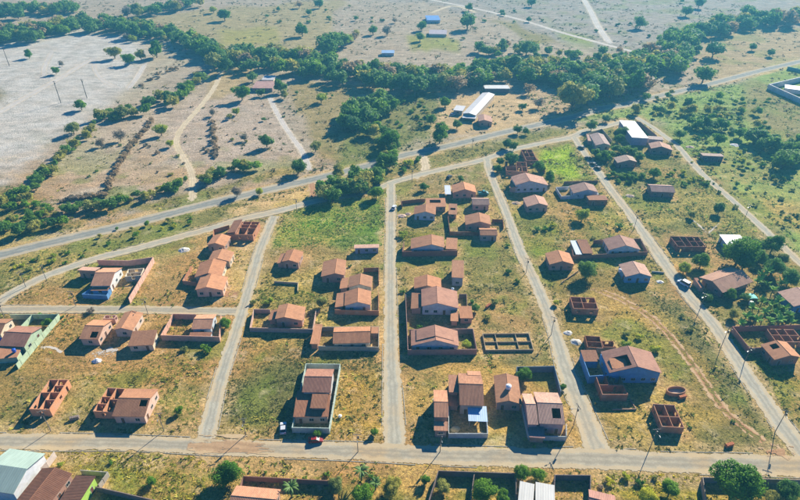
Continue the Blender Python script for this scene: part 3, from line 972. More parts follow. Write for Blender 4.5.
    if kind == 'v':
        wallpoly((x0, y0), (x1, y0), (ridge, y0)); wallpoly((x1, y1), (x0, y1), (ridge, y1))
        wallpoly((x1, y0), (x1, y1)); wallpoly((x0, y1), (x0, y0))
    elif kind == 'u':
        wallpoly((x0, y0), (x1, y0)); wallpoly((x1, y1), (x0, y1))
        wallpoly((x1, y0), (x1, y1), (x1, ridge)); wallpoly((x0, y1), (x0, y0), (x0, ridge))
    else:
        for p, q in ((top[0], top[1]), (top[1], top[2]), (top[2], top[3]), (top[3], top[0])):
            wallpoly(p, q)
    mb.obj('wall', wm, E, c, th)
    if win:
        facade(E, c, th, (x0, y0), (x1, y0), seed)
        wc = E.location.x + c.x
        if wc < -8:
            facade(E, c, th, (x1, y0), (x1, y1), seed + 1)
        elif wc > 8:
            facade(E, c, th, (x0, y1), (x0, y0), seed + 2)
    return c, th, X, Y

seed_n = [100]
def house(label, blocks, cat='house', name='house', group=None):
    b0_ = blocks[0]
    c, _, _, _ = frame_of(b0_[1]['A'], b0_[1]['B'], b0_[1].get('C'), b0_[1].get('D'), 3.0)
    E = empty(name, (c.x, c.y, 0))
    tag(E, label, cat, group)
    for kind, kw in blocks:
        seed_n[0] += 7
        block(E, kind, seed=seed_n[0], **kw)
    return E

def b(kind, A, B, C=None, **kw):
    kw.update(A=A, B=B)
    if C is not None:
        kw['C'] = C
    return (kind, kw)

def yard_wall(label, pts, z=2.0, col=(200, 160, 140), t=0.18, bare=False, name='boundary_wall', gaps=(), cat='wall'):
    """pts: top line of the wall on the map"""
    P = [at(x, y, z) for x, y in pts]
    E = empty(name, (P[0].x, P[0].y, 0))
    tag(E, label, cat)
    o = Vector((P[0].x, P[0].y))
    m_ = brick(col) if bare else plaster(col)
    for i in range(len(P) - 1):
        if i in gaps:
            continue
        p0, p1 = Vector(P[i][:2]) - o, Vector(P[i + 1][:2]) - o
        d = (p1 - p0).normalized()
        if i > 0 and (i - 1) not in gaps:
            p0 = p0 + d * t / 2
        p1 = p1 + d * t / 2
        mb = MB()
        wall_boxes(mb, p0, p1, t, z - .01 * i)
        k = mb.obj('wall_panel', m_, E)
        # piers every few metres, a little proud of the panel
        n = int((p1 - p0).length / 3.5)
        mb = MB()
        nn = Vector((-d.y, d.x))
        for j in range(n):
            q = p0 + d * ((j + .5) * (p1 - p0).length / n)
            ring = [q - d * .13 - nn * (t / 2 + .05), q + d * .13 - nn * (t / 2 + .05), q + d * .13 + nn * (t / 2 + .05), q - d * .13 + nn * (t / 2 + .05)]
            mb.prism([(p.x, p.y, -.05) for p in ring], [(p.x, p.y, z + .05) for p in ring])
        if mb.v:
            mb.obj('pier', m_, k)
    return E

WHITE = (226, 222, 214)
BLUEW = (198, 204, 208)
BLUE = (104, 150, 196)
LBLUE = (200, 208, 212)
LIME = (178, 214, 96)
PGREEN = (190, 208, 172)
CREAM = (226, 206, 176)
GREYW = (170, 164, 158)
BRK = (190, 138, 112)
DBRK = (150, 104, 84)

# ---- left blocks, upper row
house('salmon roofed house with white side wall and blue front courtyard', [
    b('u', (91, 285.5), (110.6, 286), D=(121.5, 268), wall=WHITE, roof=SALMON, z=3.2),
    b('s', (77, 271), (95, 271.6), (82.5, 265.5), zn=4.0, zf=3.0, z=3.6, wall=SALMON, roof=PINK),
    b('s', (91, 290), (108, 290.5), (93, 286), zn=2.3, zf=2.5, z=2.4, wall=BLUE, roof=BROWN)])
yard_wall('blue low courtyard wall below the salmon roofed house', [(93, 287), (82, 294), (106.5, 295.3), (110, 289)], 2.0, BLUE)
yard_wall('long pinkish lot wall right of the salmon roofed house', [(97, 260), (128, 260.5), (153, 257), (128.5, 298)], 2.6, (226, 178, 156))
house('small roofless pavilion with white pillars beside salmon roofed house', [b('x', (125, 276.5), (141, 275.5), (128, 269), wall=CREAM, h=2.5, cuts=[('u', .5, 0, 1)])], cat='outbuilding', name='outbuilding')
house('half built house with open rafters at the frontage street corner', [
    b('x', (227.5, 233.5), (253, 235), (234.5, 220.5), bare=True, wall=BRK, h=3.2, cuts=[('u', .5, .3, 1), ('v', .35, 0, 1), ('v', .68, 0, 1), ('u', .75, .35, 1)]),
    b('l', (227, 233), (236, 233.5), (234, 220.5), zl=3.4, zr=4.3, z=3.4, wall=BRK, roof=BROWN, win=False)])
yard_wall('low brown wall left of the half built corner house', [(229, 225), (213.5, 229.5), (213, 235.5)], 2.0, BRK, bare=True)
house('small tiled gable house just below the half built corner house', [b('v', (207.2, 244.8), (224.8, 246.4), (213.4, 235.2))])
house('uppermost of the three brown roofs stepping beside the left street', [b('v', (208.8, 261), (230.4, 262), (212.6, 251.3), wall=CREAM, r=.45)])
house('middle one of the three brown roofs stepping beside the left street', [b('v', (194, 277.5), (221.6, 276.3), (200.5, 262.6), r=.52, wall=CREAM)])
house('lowest of the three brown roofs stepping beside the left street', [b('v', (196, 290.4), (224, 290.7), (200.6, 277), D=(227, 277.3), r=.42, wall=(232, 188, 160))])
yard_wall('brown yard wall left of the three stepping roofs', [(191.2, 265.8), (182.4, 280.5), (196, 282)], 2.0, BRK, bare=True)

# ---- plot between left street and centre street
house('lone brown gable house below the green weedy plot', [b('v', (282, 262), (299, 263.3), D=(303.2, 252), r=.45), b('l', (276.5, 262.8), (283, 263), (281, 253), zl=2.2, zr=2.8, z=2.5, win=False)])
house('brown gable house with dark roof step left of twin roofs', [b('v', (320.2, 277), (344.2, 276), D=(347, 261), r=.6)])
house('long low blue fronted shed at the edge of the green plot', [b('s', (354, 248.2), (379, 247.6), (354.2, 244), zn=3.0, zf=2.7, z=3, wall=(150, 160, 184), roof=PINK)], cat='shed', name='shed')
house('big brown double roofed house by the centre street, upper and lower halves stepped', [
    b('v', (347, 288), (371, 287), D=(373.6, 276), r=.5, z=3.0, wall=CREAM),
    b('v', (343, 306.5), (370, 304.4), D=(372.2, 290.2), r=.5, z=3.3, wall=LBLUE),
    b('l', (334.6, 307), (343.4, 306.8), (337, 293), zl=2.4, zr=3.0, z=2.6, win=False),
    b('l', (339, 288.5), (347, 288), (341.5, 278), zl=2.4, zr=2.9, z=2.6, win=False)])
yard_wall('brown front wall under the big double roofed house', [(334.6, 309.5), (378.5, 310.8), (378.4, 290)], 2.2, BRK, bare=True)
yard_wall('small walled yard behind the big double roofed house', [(363.5, 268), (378.8, 267.5), (378.6, 281)], 2.0, DBRK, bare=True)
yard_wall('ruined pale foundation wall in weeds above the walled tiled house', [(274, 281), (298, 282.5), (297.5, 290)], 1.0, (206, 186, 150))
house('walled tiled house on the left street with side porch', [
    b('v', (276, 320.2), (303.4, 321.2), D=(305, 307.4), r=.35, wall=(214, 160, 136)),
    b('l', (268.5, 319.5), (276.5, 320), (271, 309.5), zl=2.2, zr=2.7, z=2.4, win=False)])
yard_wall('pinkish lot wall around the walled tiled house by the left street', [(270, 309.3), (253.7, 309), (249.8, 327.5), (312.6, 329), (316, 309.5)], 1.9, (206, 170, 150))
house('long brown house with bright ridge inside a dark walled lot', [
    b('u', (333.3, 343.3), (371, 342.8), (333.8, 327), wall=CREAM, z=3.0),
    b('s', (371, 333), (378.5, 333), (371.5, 327), zn=2.5, zf=2.7, z=2.6, win=False)])
house('narrow brown roofed annex left of the long brown house', [b('s', (310.4, 343), (318.6, 344), (314.2, 324), zn=2.6, zf=3.0, z=2.8, wall=BRK, win=False)], cat='annex', name='annex')
yard_wall('grey lot wall in front of the long brown house', [(318, 346), (378.6, 347), (378.8, 326.5), (322, 326.8)], 1.9, (176, 168, 150))

# ---- tall house with the white car
house('tall stepped brown roofed house beside the parked white car', [
    b('u', (302.4, 392), (330.7, 392.8), (307, 368.5), z=5.2, wall=(214, 206, 196), roof=(201, 151, 127), r=.5),
    b('s', (293.8, 415.2), (329, 416), (296.8, 392), zn=3.2, zf=4.4, z=3.7, wall=(200, 170, 150), roof=BROWN),
    b('s', (310.4, 407.2), (326.8, 408.2), (312, 394.2), zn=4.5, zf=5.0, z=4.7, wall=(190, 150, 130), roof=BROWN, win=False)])
yard_wall('pale green lot wall around the tall stepped house', [(306, 363.6), (292, 427.3), (329, 428), (340, 364), (306, 363.6)], 2.3, (190, 204, 188))

# ---- left blocks, middle row
house('green gabled house with blue water tank at the left edge', [
    b('u', (-2, 345.5), (24.2, 347), D=(42, 327), wall=PGREEN, z=3.2, roof=(193, 143, 119)),
    b('s', (-8, 358.5), (17, 357), (-2, 347.8), zn=2.4, zf=2.8, z=2.6, wall=PGREEN, roof=TERRA, win=False)])
yard_wall('pale green long lot wall right of the green gabled house', [(9.5, 314.6), (58.5, 314), (16, 364)], 2.2, PGREEN)
yard_wall('green dividing wall behind the green gabled house', [(31.5, 315), (17, 330)], 2.1, PGREEN)
house('brown roof cut by the left edge beside the green house', [b('u', (-18, 335), (0, 333.5), D=(14.6, 318), z=3.0, wall=CREAM)])
house('salmon tiled house with small roof hole and lit side wall', [
    b('u', (80, 338.4), (98.6, 340), D=(111, 320.5), wall=(228, 186, 160), hole=(.5, .86, .06, .28)),
    b('x', (103, 318.5), (114.5, 318.5), (105, 315), wall=(214, 170, 150), h=2.4)])
house('narrow gable house between the salmon and flat brown ones', [b('v', (114, 330), (133.7, 331), (125, 312.2), D=(141.7, 313.5), r=.45, wall=(214, 190, 170))])
house('small single pitch brown house with white side wall', [b('s', (129.6, 344), (154.2, 345), (131.9, 331.5), zn=2.7, zf=3.8, z=3.1, wall=CREAM)])
house('tiled house in the right corner of a brick walled court', [
    b('u', (192, 328.7), (211.6, 329.2), (197, 314.3), wall=BLUEW, z=3.0, roof=SALMON),
    b('s', (189, 335.4), (210.6, 336), (190.4, 332), zn=2.2, zf=2.4, z=2.3, roof=BROWN, win=False, wall=LBLUE)])
yard_wall('salmon brick court wall beside the small single pitch house', [(196, 314.2), (172.8, 313.8), (160.8, 335), (219, 336.6), (220.8, 315)], 2.4, (222, 172, 146))
house('roofless brick house with lit side wall above bottom left pole', [
    b('x', (30, 408), (49.5, 409.8), (49, 379), D=(67.4, 379.2), bare=True, wall=(214, 158, 128), h=3.2, cuts=[('v', .5, 0, 1), ('u', .3, .5, 1), ('u', .55, 0, 1), ('u', .78, .5, 1)])])
house('brown tiled house with roofless brick wing over a blue shadow', [
    b('u', (112.8, 415.7), (145, 417.5), D=(157.5, 389.5), wall=(230, 190, 168), z=3.2, hole=(.72, .95, .28, .46)),
    b('x', (94, 410), (112.4, 412), (107, 386.5), bare=True, wall=(214, 158, 128), h=3.2, cuts=[('v', .5, 0, 1), ('u', .3, 0, .5), ('u', .6, 0, .5), ('u', .5, .5, 1)])])

# ---- bottom left corner
house('large warehouse with pale green metal roof in the bottom left corner', [b('u', (-26, 489), (13, 493.4), D=(46.4, 453), z=4.6, rise=1.8, wall=(232, 232, 230), roof=(172, 190, 172), metal=True, win=False)], cat='warehouse', name='warehouse')
house('wide weathered brown tile roof beside the green warehouse', [b('v', (10, 507), (46, 509), (44, 466.6), D=(70.4, 475), z=3.2, wall=(196, 150, 128), roof=(150, 108, 86), r=.5)])
house('dark brown roof with bright lime side wall at the bottom', [b('l', (52, 507), (78, 509), (77.6, 475), D=(94.6, 476.5), zl=3.0, zr=3.6, z=3.2, wall=LIME, roof=(132, 96, 78))])
yard_wall('low grey wall right of the lime sided house', [(80, 470), (107.5, 472), (98.5, 484.5)], 1.8, (182, 172, 156))
yard_wall('dark wall running off the bottom edge past the lime house', [(95, 486.5), (122, 492.5), (160, 501.5)], 2.0, (150, 130, 116))
yard_wall('thin white wall along the green roofed warehouse', [(54, 451.5), (46, 462), (38, 470)], 2.2, (216, 200, 184))

# ---- centre block
house('wide gable house with tall brown street wall in the centre', [
    b('v', (409.6, 249.3), (443.4, 248.8), D=(444.8, 238.5), r=.62, z=3.0, wall=BLUEW),
    b('s', (445.6, 248.4), (457, 249), (446.6, 238), zn=2.7, zf=3.1, z=2.9, win=False)])
yard_wall('tall brown wall along the front of the wide gable house', [(404, 241), (402.4, 251.4), (457.4, 250.4)], 2.6, (156, 112, 96))
house('narrow two storey house with single pitch roof behind the great twin roofs', [b('s', (450.6, 277.4), (462.8, 276.9), (453, 261), zn=4.2, zf=4.7, z=4.4, wall=(158, 164, 174))])
house('great twin gabled house with bluish gable by the centre street', [
    b('v', (421, 308), (458.2, 308), D=(457.4, 290.8), r=.42, z=3.4, wall=BLUEW, roof=(199, 153, 130)),
    b('l', (410.5, 308), (421.4, 308), (412, 291.5), zl=2.5, zr=3.2, z=2.9, win=False),
    b('v', (413, 289.5), (440.6, 288.8), (415, 278.4), r=.48, z=3.2)])
house('small brown square roofed outbuilding right of the great twin house', [b('s', (459.2, 318.5), (472.2, 317.4), (459.4, 307), zn=2.7, zf=3.0, z=2.8, wall=(190, 150, 130))], cat='outbuilding', name='outbuilding')
house('tiny brown lean-to left of the square roofed outbuilding', [b('s', (450, 321), (457.8, 320.8), (451.2, 311.4), zn=2.3, zf=2.6, z=2.4, win=False)], cat='outbuilding', name='outbuilding')
yard_wall('long pale wall of the great twin house along the centre street', [(405.6, 294), (408, 349.6), (476.8, 349.2), (473, 328.6), (409.5, 329.4)], 2.4, (176, 138, 124))
yard_wall('small yard wall at the right of the great twin house', [(459, 294), (466.6, 294), (467.2, 306)], 2.0, (150, 120, 106))
house('gable house with stepped ridge in the front walled yard', [
    b('v', (410.6, 346), (458.6, 345.8), (411.4, 331), r=.51, z=2.9, wall=BLUEW, roof=(199, 153, 130)),
    b('v', (416, 340.5), (453.5, 340.3), (416.6, 329.4), r=.5, z=3.7, win=False, roof=(199, 153, 130))])
house('low concrete foundation grid of an unbuilt house in the grass', [b('x', (485.5, 350.6), (532.5, 348.8), (482.6, 333.8), D=(530, 332.6), wall=(176, 158, 128), h=.8, cuts=[('u', .5, 0, 1), ('v', .27, 0, 1), ('v', .7, 0, 1)])], cat='foundation', name='foundation')

# ---- centre, lower houses on the main street
house('narrow salmon roofed house left of the metal canopy', [
    b('u', (433.6, 418.4), (448, 418.4), (433.6, 390), z=4.2, roof=SALMON, r=.42),
    b('s', (434, 430), (448, 430.4), (434, 421.6), zn=3.2, zf=3.6, z=3.4, roof=SALMON)])
house('brown tiled house with blue metal canopy over its yard', [
    b('u', (459, 405.3), (483.6, 405.6), (458.4, 373.4), z=4.2, roof=(203, 151, 119), wall=(206, 180, 160)),
    b('s', (448.6, 392.5), (458.6, 392.6), (448.4, 374.5), zn=4.3, zf=4.1, z=4.2, roof=(203, 151, 119), win=False),
    b('s', (448.8, 405.4), (458.8, 405.5), (448.8, 394), zn=2.4, zf=2.7, z=2.5, roof=TERRA, win=False),
    b('s', (467, 375.4), (480.6, 375.4), (467.4, 370.5), zn=4.7, zf=4.4, z=4.6, roof=SALMON, win=False)])
house('pale blue sheet metal canopy on posts in a front yard', [b('s', (468, 421), (487.2, 420.8), (468.2, 406.4), zn=2.7, zf=3.0, z=2.85, roof=(186, 208, 226), metal=True, posts=True)], cat='canopy', name='canopy')
yard_wall('pale front wall of the yard with the blue canopy', [(448.6, 406), (448.8, 433.3), (487.8, 433.4), (486, 407)], 2.0, (196, 200, 196))
house('brown gable house with white roof tank near the main street', [b('v', (495.2, 403.6), (520.8, 403.6), (494.6, 376.2), r=.5, z=3.2, wall=(206, 164, 142))])
house('pink roofed house at the corner by the lamp pole', [
    b('u', (539.5, 423.3), (565.6, 424.9), D=(557.5, 393), z=4.4, roof=PINK, wall=(198, 160, 158), hole=(.55, .88, .14, .38)),
    b('u', (528, 424.4), (538.6, 424.7), (521.6, 393.4), z=4.2, roof=PINK, wall=(190, 150, 150)),
    b('s', (529.2, 436.2), (545, 436.7), (528.8, 424.6), zn=2.5, zf=2.8, z=3.0, roof=(189, 151, 142), win=False)])
yard_wall('low front wall of the pink roofed corner house', [(521, 399), (529, 435.6), (566.4, 436.4), (566.5, 424)], 1.9, (190, 196, 190))
yard_wall('bluish walled empty yard behind the pink roofed corner house', [(517.5, 378), (516.8, 366.8), (554.4, 366), (561, 391)], 2.6, (120, 136, 150))

# ---- right of the centre
house('big blue house with half brown half pink roof and courtyard', [
    b('v', (608, 372.6), (661.4, 373.4), (602.6, 353.5), D=(651, 350.2), r=.5, z=4.6, wall=BLUE, roof=(193, 153, 134), hole=(.1, .42, .12, .62)),
    b('s', (584, 361.4), (599.4, 360.6), (581, 350.8), zn=3.2, zf=3.6, z=3.4, wall=BLUE, roof=BROWN, win=False),
    b('s', (612, 368.5), (628, 368), (609.5, 359), zn=5.2, zf=5.5, z=5.3, wall=BLUE, roof=TERRA, win=False)])
yard_wall('bright blue courtyard wall left of the big blue house', [(581, 352), (589.6, 376), (610, 374.6), (601, 354)], 3.2, BLUE)
house('two roofless brick rooms behind the big blue house', [b('x', (587, 347.6), (602.4, 347.4), (585.8, 335.8), bare=True, wall=DBRK, h=2.6, cuts=[('u', .5, 0, 1)]), b('x', (603.4, 347.4), (615.5, 346.6), (601.8, 341), bare=True, wall=DBRK, h=2.4)], cat='unfinished building', name='unfinished_building')
house('roofless brick house shell in the shade of the blue house', [b('x', (602.4, 394.3), (628, 394.3), (595.6, 375.2), bare=True, wall=(170, 120, 104), h=3.0, cuts=[('u', .5, 0, 1), ('v', .42, .5, 1), ('v', .62, .5, 1), ('u', .75, .42, .62)])], cat='unfinished house', name='unfinished_house')
yard_wall('low foundation corner right of the shaded brick shell', [(630, 398.5), (636, 408.6), (613, 409)], .5, (170, 140, 116), t=.25)
house('roofless brick shell with four rooms alone in the dry lot', [b('x', (661.6, 427), (683.2, 426.4), (654.6, 404.4), bare=True, wall=(186, 140, 118), h=2.9, cuts=[('u', .45, 0, 1), ('v', .5, 0, 1)])], cat='unfinished house', name='unfinished_house')
# oval cistern: a low ring of brickwork with a plastered floor
cc0 = at(676, 391, .8)
CE = empty('cistern', (cc0.x, cc0.y, 0))
tag(CE, 'low oval brick cistern in the dry lot', 'cistern')
CE.rotation_euler.z = .12
mb = MB()
for i in range(24):
    a0, a1 = 2 * math.pi * i / 24, 2 * math.pi * (i + 1) / 24
    e = lambda a, k: (3.0 * k * math.cos(a), 1.5 * k * math.sin(a))
    q = [e(a0, 1), e(a1, 1), e(a1, .9), e(a0, .9)]
    mb.prism([(*p, -.05) for p in q], [(*p, 1.35) for p in q])
mb.obj('ring_wall', brick((196, 150, 124)), CE)
mb = MB()
mb.prism([(2.68 * math.cos(a), 1.33 * math.sin(a), .02) for a in [2 * math.pi * i / 24 for i in range(24)]], [(2.68 * math.cos(a), 1.33 * math.sin(a), .35) for a in [2 * math.pi * i / 24 for i in range(24)]])
mb.obj('floor', plaster((214, 190, 164)), CE)
FOOT.append([(cc0.x - 3, cc0.y - 1.6), (cc0.x + 3, cc0.y - 1.6), (cc0.x + 3, cc0.y + 1.6), (cc0.x - 3, cc0.y + 1.6)])
house('blue fronted gable house inside the long walled compound', [
    b('v', (608.5, 250.3), (639.2, 249.5), (603.8, 240.2), D=(634.4, 238), r=.5, z=3.0, wall=BLUEW, roof=(201, 160, 140))])
house('brown pitched shed at the left end of the long compound', [
    b('s', (582.2, 253.6), (592.2, 252.5), (577.4, 240.4), zn=2.5, zf=3.0, z=2.7, roof=BROWN, win=False),
    b('s', (575.6, 254.3), (581.9, 253.7), (570.6, 241), zn=2.2, zf=2.6, z=2.4, roof=(176, 186, 192), metal=True, win=False)], cat='shed', name='shed')
yard_wall('brown wall around the long compound with the blue fronted house', [(571, 241.5), (573.4, 255.6), (647.8, 251.6), (640.4, 238.4), (594, 240)], 2.0, (160, 120, 104))
house('small brown gable house left of the round dark tree', [b('v', (548.3, 265.3), (573.4, 263.8), (546.6, 253.8), D=(570, 252.6), r=.5)])
house('light blue gable house standing alone beside the right street', [b('v', (624.6, 277), (652, 276.5), (619.8, 264.8), D=(644.4, 263.8), r=.5, z=3.1, wall=(134, 178, 206), roof=PINK)])
house('roofless brick house below the round dark tree', [b('x', (571.6, 308.6), (598.2, 308.4), (572.2, 296.6), D=(595, 296.4), bare=True, wall=(176, 128, 108), h=3.0, cuts=[('u', .5, 0, 1), ('v', .42, 0, 1), ('v', .62, .5, 1)])], cat='unfinished house', name='unfinished_house')
yard_wall('low rubble wall between the round tree and its gable house', [(561, 282.5), (578, 270.5)], .7, (196, 164, 120))
yard_wall('short white path wall right of the light blue gable house', [(652, 271), (664, 272)], .7, (214, 204, 186))

# ---- north centre cluster
house('gable house with white carport near the frontage street', [b('v', (452.5, 193), (476.5, 192.5), (451.4, 185.4), r=.5, wall=(206, 164, 142)), b('s', (445, 194), (451, 194), (444.4, 185.4), zn=2.5, zf=2.7, z=2.6, wall=WHITE, roof=(206, 212, 220), metal=True, posts=True)])
house('small pink roofed house right of the north cluster', [b('u', (472, 205), (489.2, 204.8), (471.6, 197.8), roof=PINK, wall=(196, 160, 150))])
house('long brown flat roofed house with a roof opening in north cluster', [b('s', (426.4, 206.4), (446.4, 206.4), (425.4, 198.6), zn=2.8, zf=3.3, z=3, hole=(.2, .75, .45, .8))])
yard_wall('brown yard wall reaching from centre street to the long flat roofed house', [(402, 205.5), (401, 201), (421, 198.7), (425, 198.8)], 1.9, DBRK, bare=True)
house('gable house with pale blue front in north cluster', [b('v', (413.6, 214.4), (435.6, 215), (414.6, 206.5), r=.53, wall=BLUEW)])
house('half ruined brown lean-to in the middle of the north cluster', [b('s', (448.8, 213.4), (457.4, 214.2), (448.4, 204.2), zn=2.4, zf=3.2, z=2.7, hole=(.2, .8, .4, .6), wall=BRK)], cat='outbuilding', name='outbuilding')
house('wide gable house low in the north cluster by the street', [b('v', (465.3, 225), (491, 225.4), (464.6, 215.6), r=.56)])
house('small low brown house in front of the wide gable house', [b('u', (479.8, 235.4), (497.4, 235.2), (479, 228.2), wall=(186, 160, 150))])
yard_wall('dark brick yard wall below the ruined lean-to', [(448, 215), (450, 231.5), (479, 232)], 2.0, DBRK, bare=True)
yard_wall('short brick yard wall beside the wide gable house', [(492, 219), (503, 219.5), (503.6, 226)], 1.8, DBRK, bare=True)

# ---- north right cluster
house('roofless brick house nearest the frontage street fork', [b('x', (504.2, 171.2), (525.6, 170.4), (507.4, 161.8), bare=True, wall=(186, 140, 122), h=2.9, cuts=[('u', .5, 0, 1), ('v', .5, 0, 1), ('v', .75, 0, .5)])], cat='unfinished house', name='unfinished_house')
house('tall roofless brick house behind, beside the bright green grass', [b('x', (525.6, 160.6), (536.4, 159.8), (522, 149.4), bare=True, wall=(170, 124, 110), h=3.2, cuts=[('u', .33, 0, 1), ('u', .66, 0, 1), ('v', .5, .33, 1)])], cat='unfinished house', name='unfinished_house')
yard_wall('brown lot wall slanting beside the bright green grass', [(536.6, 158), (545, 170)], 2.2, DBRK, bare=True)
house('large gable house with deep blue shaded front below the brick shells', [b('v', (515, 186.8), (548, 185), D=(543.2, 176.6), r=.42, z=3.6, wall=BLUEW, roof=(209, 168, 147)), b('l', (507.4, 188), (515.4, 187), (513, 178.5), zl=2.6, zr=3.4, z=2.9, win=False)])
house('small pale gable house with wide shadow near right street top', [b('v', (526.4, 207.2), (547.6, 206), D=(544.2, 197.2), r=.55, wall=(206, 170, 150), roof=PINK)])
house('pale roofed house inside the white walled lot', [b('v', (573, 193.6), (597.4, 193), (569.8, 186), r=.58, wall=BLUEW, roof=PINK)])
yard_wall('white lot wall around the pale roofed house', [(569, 186.4), (556, 187.2), (561.6, 196.2), (598.6, 194.2), (594, 187)], 1.8, (214, 214, 214))
house('plain brown house just below the white walled lot', [b('s', (588.4, 200.6), (607.4, 199.8), (587, 195.4), zn=3.2, zf=3.0, z=3.1, wall=(150, 110, 92), roof=BROWN)])
yard_wall('dark ruined wall at the lower end of the bright green grass', [(564, 181.5), (598, 180.5)], 1.6, (110, 92, 96), bare=True)
house('house with white and pink roofs behind the street trees', [b('v', (595, 146), (609.4, 145.2), (590.4, 134.8), D=(604, 134.6), r=.55, roof=(218, 192, 176), wall=CREAM), b('s', (588, 140.6), (595, 141), (586.5, 134.6), zn=2.6, zf=2.9, z=2.7, roof=PINK, win=False)])
yard_wall('pale rear wall of the house with white and pink roofs', [(586, 134), (602, 128.6), (612, 140)], 1.8, (190, 176, 150))
house('big hall with bright white roof near the highway', [b('l', (632, 137.6), (648.6, 138), (619, 120.5), D=(635, 120.6), zl=5.0, zr=4.6, z=4.8, wall=(176, 170, 190), roof=(212, 201, 192), metal=True, win=False), b('s', (648.8, 139.2), (663.4, 139.8), (648, 136), zn=3.2, zf=3.2, z=3.2, wall=(180, 160, 160), roof=(212, 197, 186), win=False)], cat='hall', name='hall')
yard_wall('dark courtyard wall right of the big white hall', [(636.5, 121), (640.5, 122), (657, 135.6)], 2.6, (150, 130, 120))
house('low house with pink and white roofs in the orchard', [b('v', (616.5, 163), (637.6, 162.8), (614.4, 157.6), D=(631.8, 157.6), r=.6, roof=(218, 192, 171), wall=(160, 130, 120))])
house('square brown house just below the white hall', [b('v', (650, 149.4), (671.8, 150), (649.4, 144.2), r=.45, roof=(207, 172, 151), wall=(150, 126, 118))])
house('pale roofed house alone above the footpaths on the right', [b('u', (650.6, 192), (674, 192), (648.4, 184.6), roof=(215, 182, 166), wall=(150, 124, 118), r=.5)])
house('small dark fronted house beyond the side track', [b('s', (701.6, 156.4), (722.6, 156.2), (702, 153.2), zn=3.4, zf=3.0, z=3.2, wall=(120, 104, 110), roof=(209, 182, 164))])
house('purple brown roofless brick house by the right street', [b('x', (676, 246.8), (705, 245.4), (673.4, 237), D=(699, 235.6), bare=True, wall=(146, 104, 100), h=3.0, cuts=[('v', .3, 0, 1), ('v', .52, 0, 1), ('v', .76, 0, 1), ('u', .5, 0, .3), ('u', .5, .52, 1)])], cat='unfinished house', name='unfinished_house')
house('white sheet roofed house half hidden by garden trees', [b('s', (727.4, 246), (747, 245), (720.2, 235), D=(741, 234.8), zn=3.0, zf=3.2, z=3.1, roof=(216, 214, 212), metal=True, wall=(160, 182, 200))])
house('big broad brown roofed house beside the banana garden', [b('u', (720.8, 292.4), (755, 282.2), (701.8, 278), D=(727, 265.8), z=3.2, rise=1.8, roof=(193, 156, 134), wall=(170, 140, 124), oh=1.0), b('s', (702, 287), (706.5, 288.5), (692, 277), zn=2.2, zf=2.4, z=2.3, win=False, roof=(179, 133, 113))])
house('pale roofed house with blue front at the right edge', [b('v', (793, 307.6), (815, 304), (781, 293.4), D=(801, 288), z=3.2, r=.75, wall=BLUE, roof=PINK)])
house('brown gable house with square roof hole in right brick compound', [b('v', (773.6, 360), (800, 357.8), (762.4, 345.6), D=(786, 341.4), r=.55, hole=(.22, .46, .55, .85), wall=(170, 128, 110))])
house('roofless brick room grid behind the right compound house', [b('x', (776, 342), (803, 341), (768.4, 329), bare=True, wall=(184, 136, 116), h=2.6, cuts=[('u', .5, 0, 1), ('v', .3, 0, 1), ('v', .62, 0, 1)])], cat='unfinished building', name='unfinished_building')
yard_wall('brick compound wall with lit street side at right', [(806, 324.6), (732.8, 326.4), (749.6, 348), (762.6, 347.2)], 2.4, (176, 126, 108))

# ---- along the bottom edge
house('salmon roofed house at the bottom behind the round tree', [b('u', (224, 513), (274, 515), (238.6, 485.4), D=(280, 489.4), z=3.0, roof=SALMON)])
yard_wall('brown rear wall behind the bottom salmon roof', [(240, 486), (243.2, 476), (284, 478.2), (338, 481)], 2.0, (150, 112, 94))
house('bright cream roof pair on the bottom edge, left half', [b('s', (517, 503), (533, 505), (520.6, 481.2), D=(534.6, 484.4), zn=2.8, zf=3.1, z=3, roof=(217, 212, 199), metal=True, wall=WHITE)])
house('bright cream roof pair on the bottom edge, right half', [b('s', (535, 506), (555, 508), (536, 482), D=(554.4, 486), zn=3.1, zf=3.4, z=3.2, roof=(219, 214, 201), metal=True, wall=WHITE)])
house('pinkish roof cut by the bottom edge', [b('u', (586, 511), (615, 515), (590.6, 490.4), D=(615.4, 495), z=3.0, roof=(201, 158, 144), wall=(180, 140, 120))])
yard_wall('dark walled empty lot at the bottom right of the cream roofs', [(554, 500), (555, 474.8), (590.6, 475.2), (590.6, 500)], 2.2, (130, 116, 112))
yard_wall('long dark wall fronting the two lots at the bottom centre', [(429, 500), (438.4, 470.6), (516, 473.2), (516.5, 500)], 2.2, (140, 122, 112))
yard_wall('dividing wall between the two bottom centre lots', [(474.5, 473), (470.5, 500)], 1.9, (150, 130, 116))
yard_wall('grey wall along the main street behind the largest tree', [(706.5, 502), (703, 477.2), (760, 478.6), (815, 480)], 2.2, (168, 150, 134))

# ---- farm beyond the highway and far buildings
house('long white barn roof on the sandy farmyard', [b('v', (463, 113.4), (475.6, 115.4), (482, 92.6), D=(495, 94.4), z=3.6, rise=.9, roof=(216, 210, 203), metal=True, wall=CREAM, win=False)], cat='barn', name='barn')
house('low white roofed shed behind the long barn', [b('s', (483.6, 89.2), (508.6, 88.4), (484.6, 85.2), zn=3.4, zf=3.0, z=3.2, roof=(208, 205, 199), metal=True, wall=(110, 110, 120), win=False)], cat='shed', name='shed')
house('small white farm shed left of the long barn', [b('s', (453, 109.8), (462.6, 110.8), (456.4, 105.2), zn=3, zf=3.2, z=3.1, roof=(212, 208, 203), metal=True, wall=CREAM)], cat='shed', name='shed')
house('white porch roof in front of the long barn', [b('s', (462.4, 117.4), (476, 118.6), (463, 113.8), zn=2.6, zf=2.9, z=2.7, roof=(203, 199, 194), metal=True, posts=True)], cat='porch', name='porch')
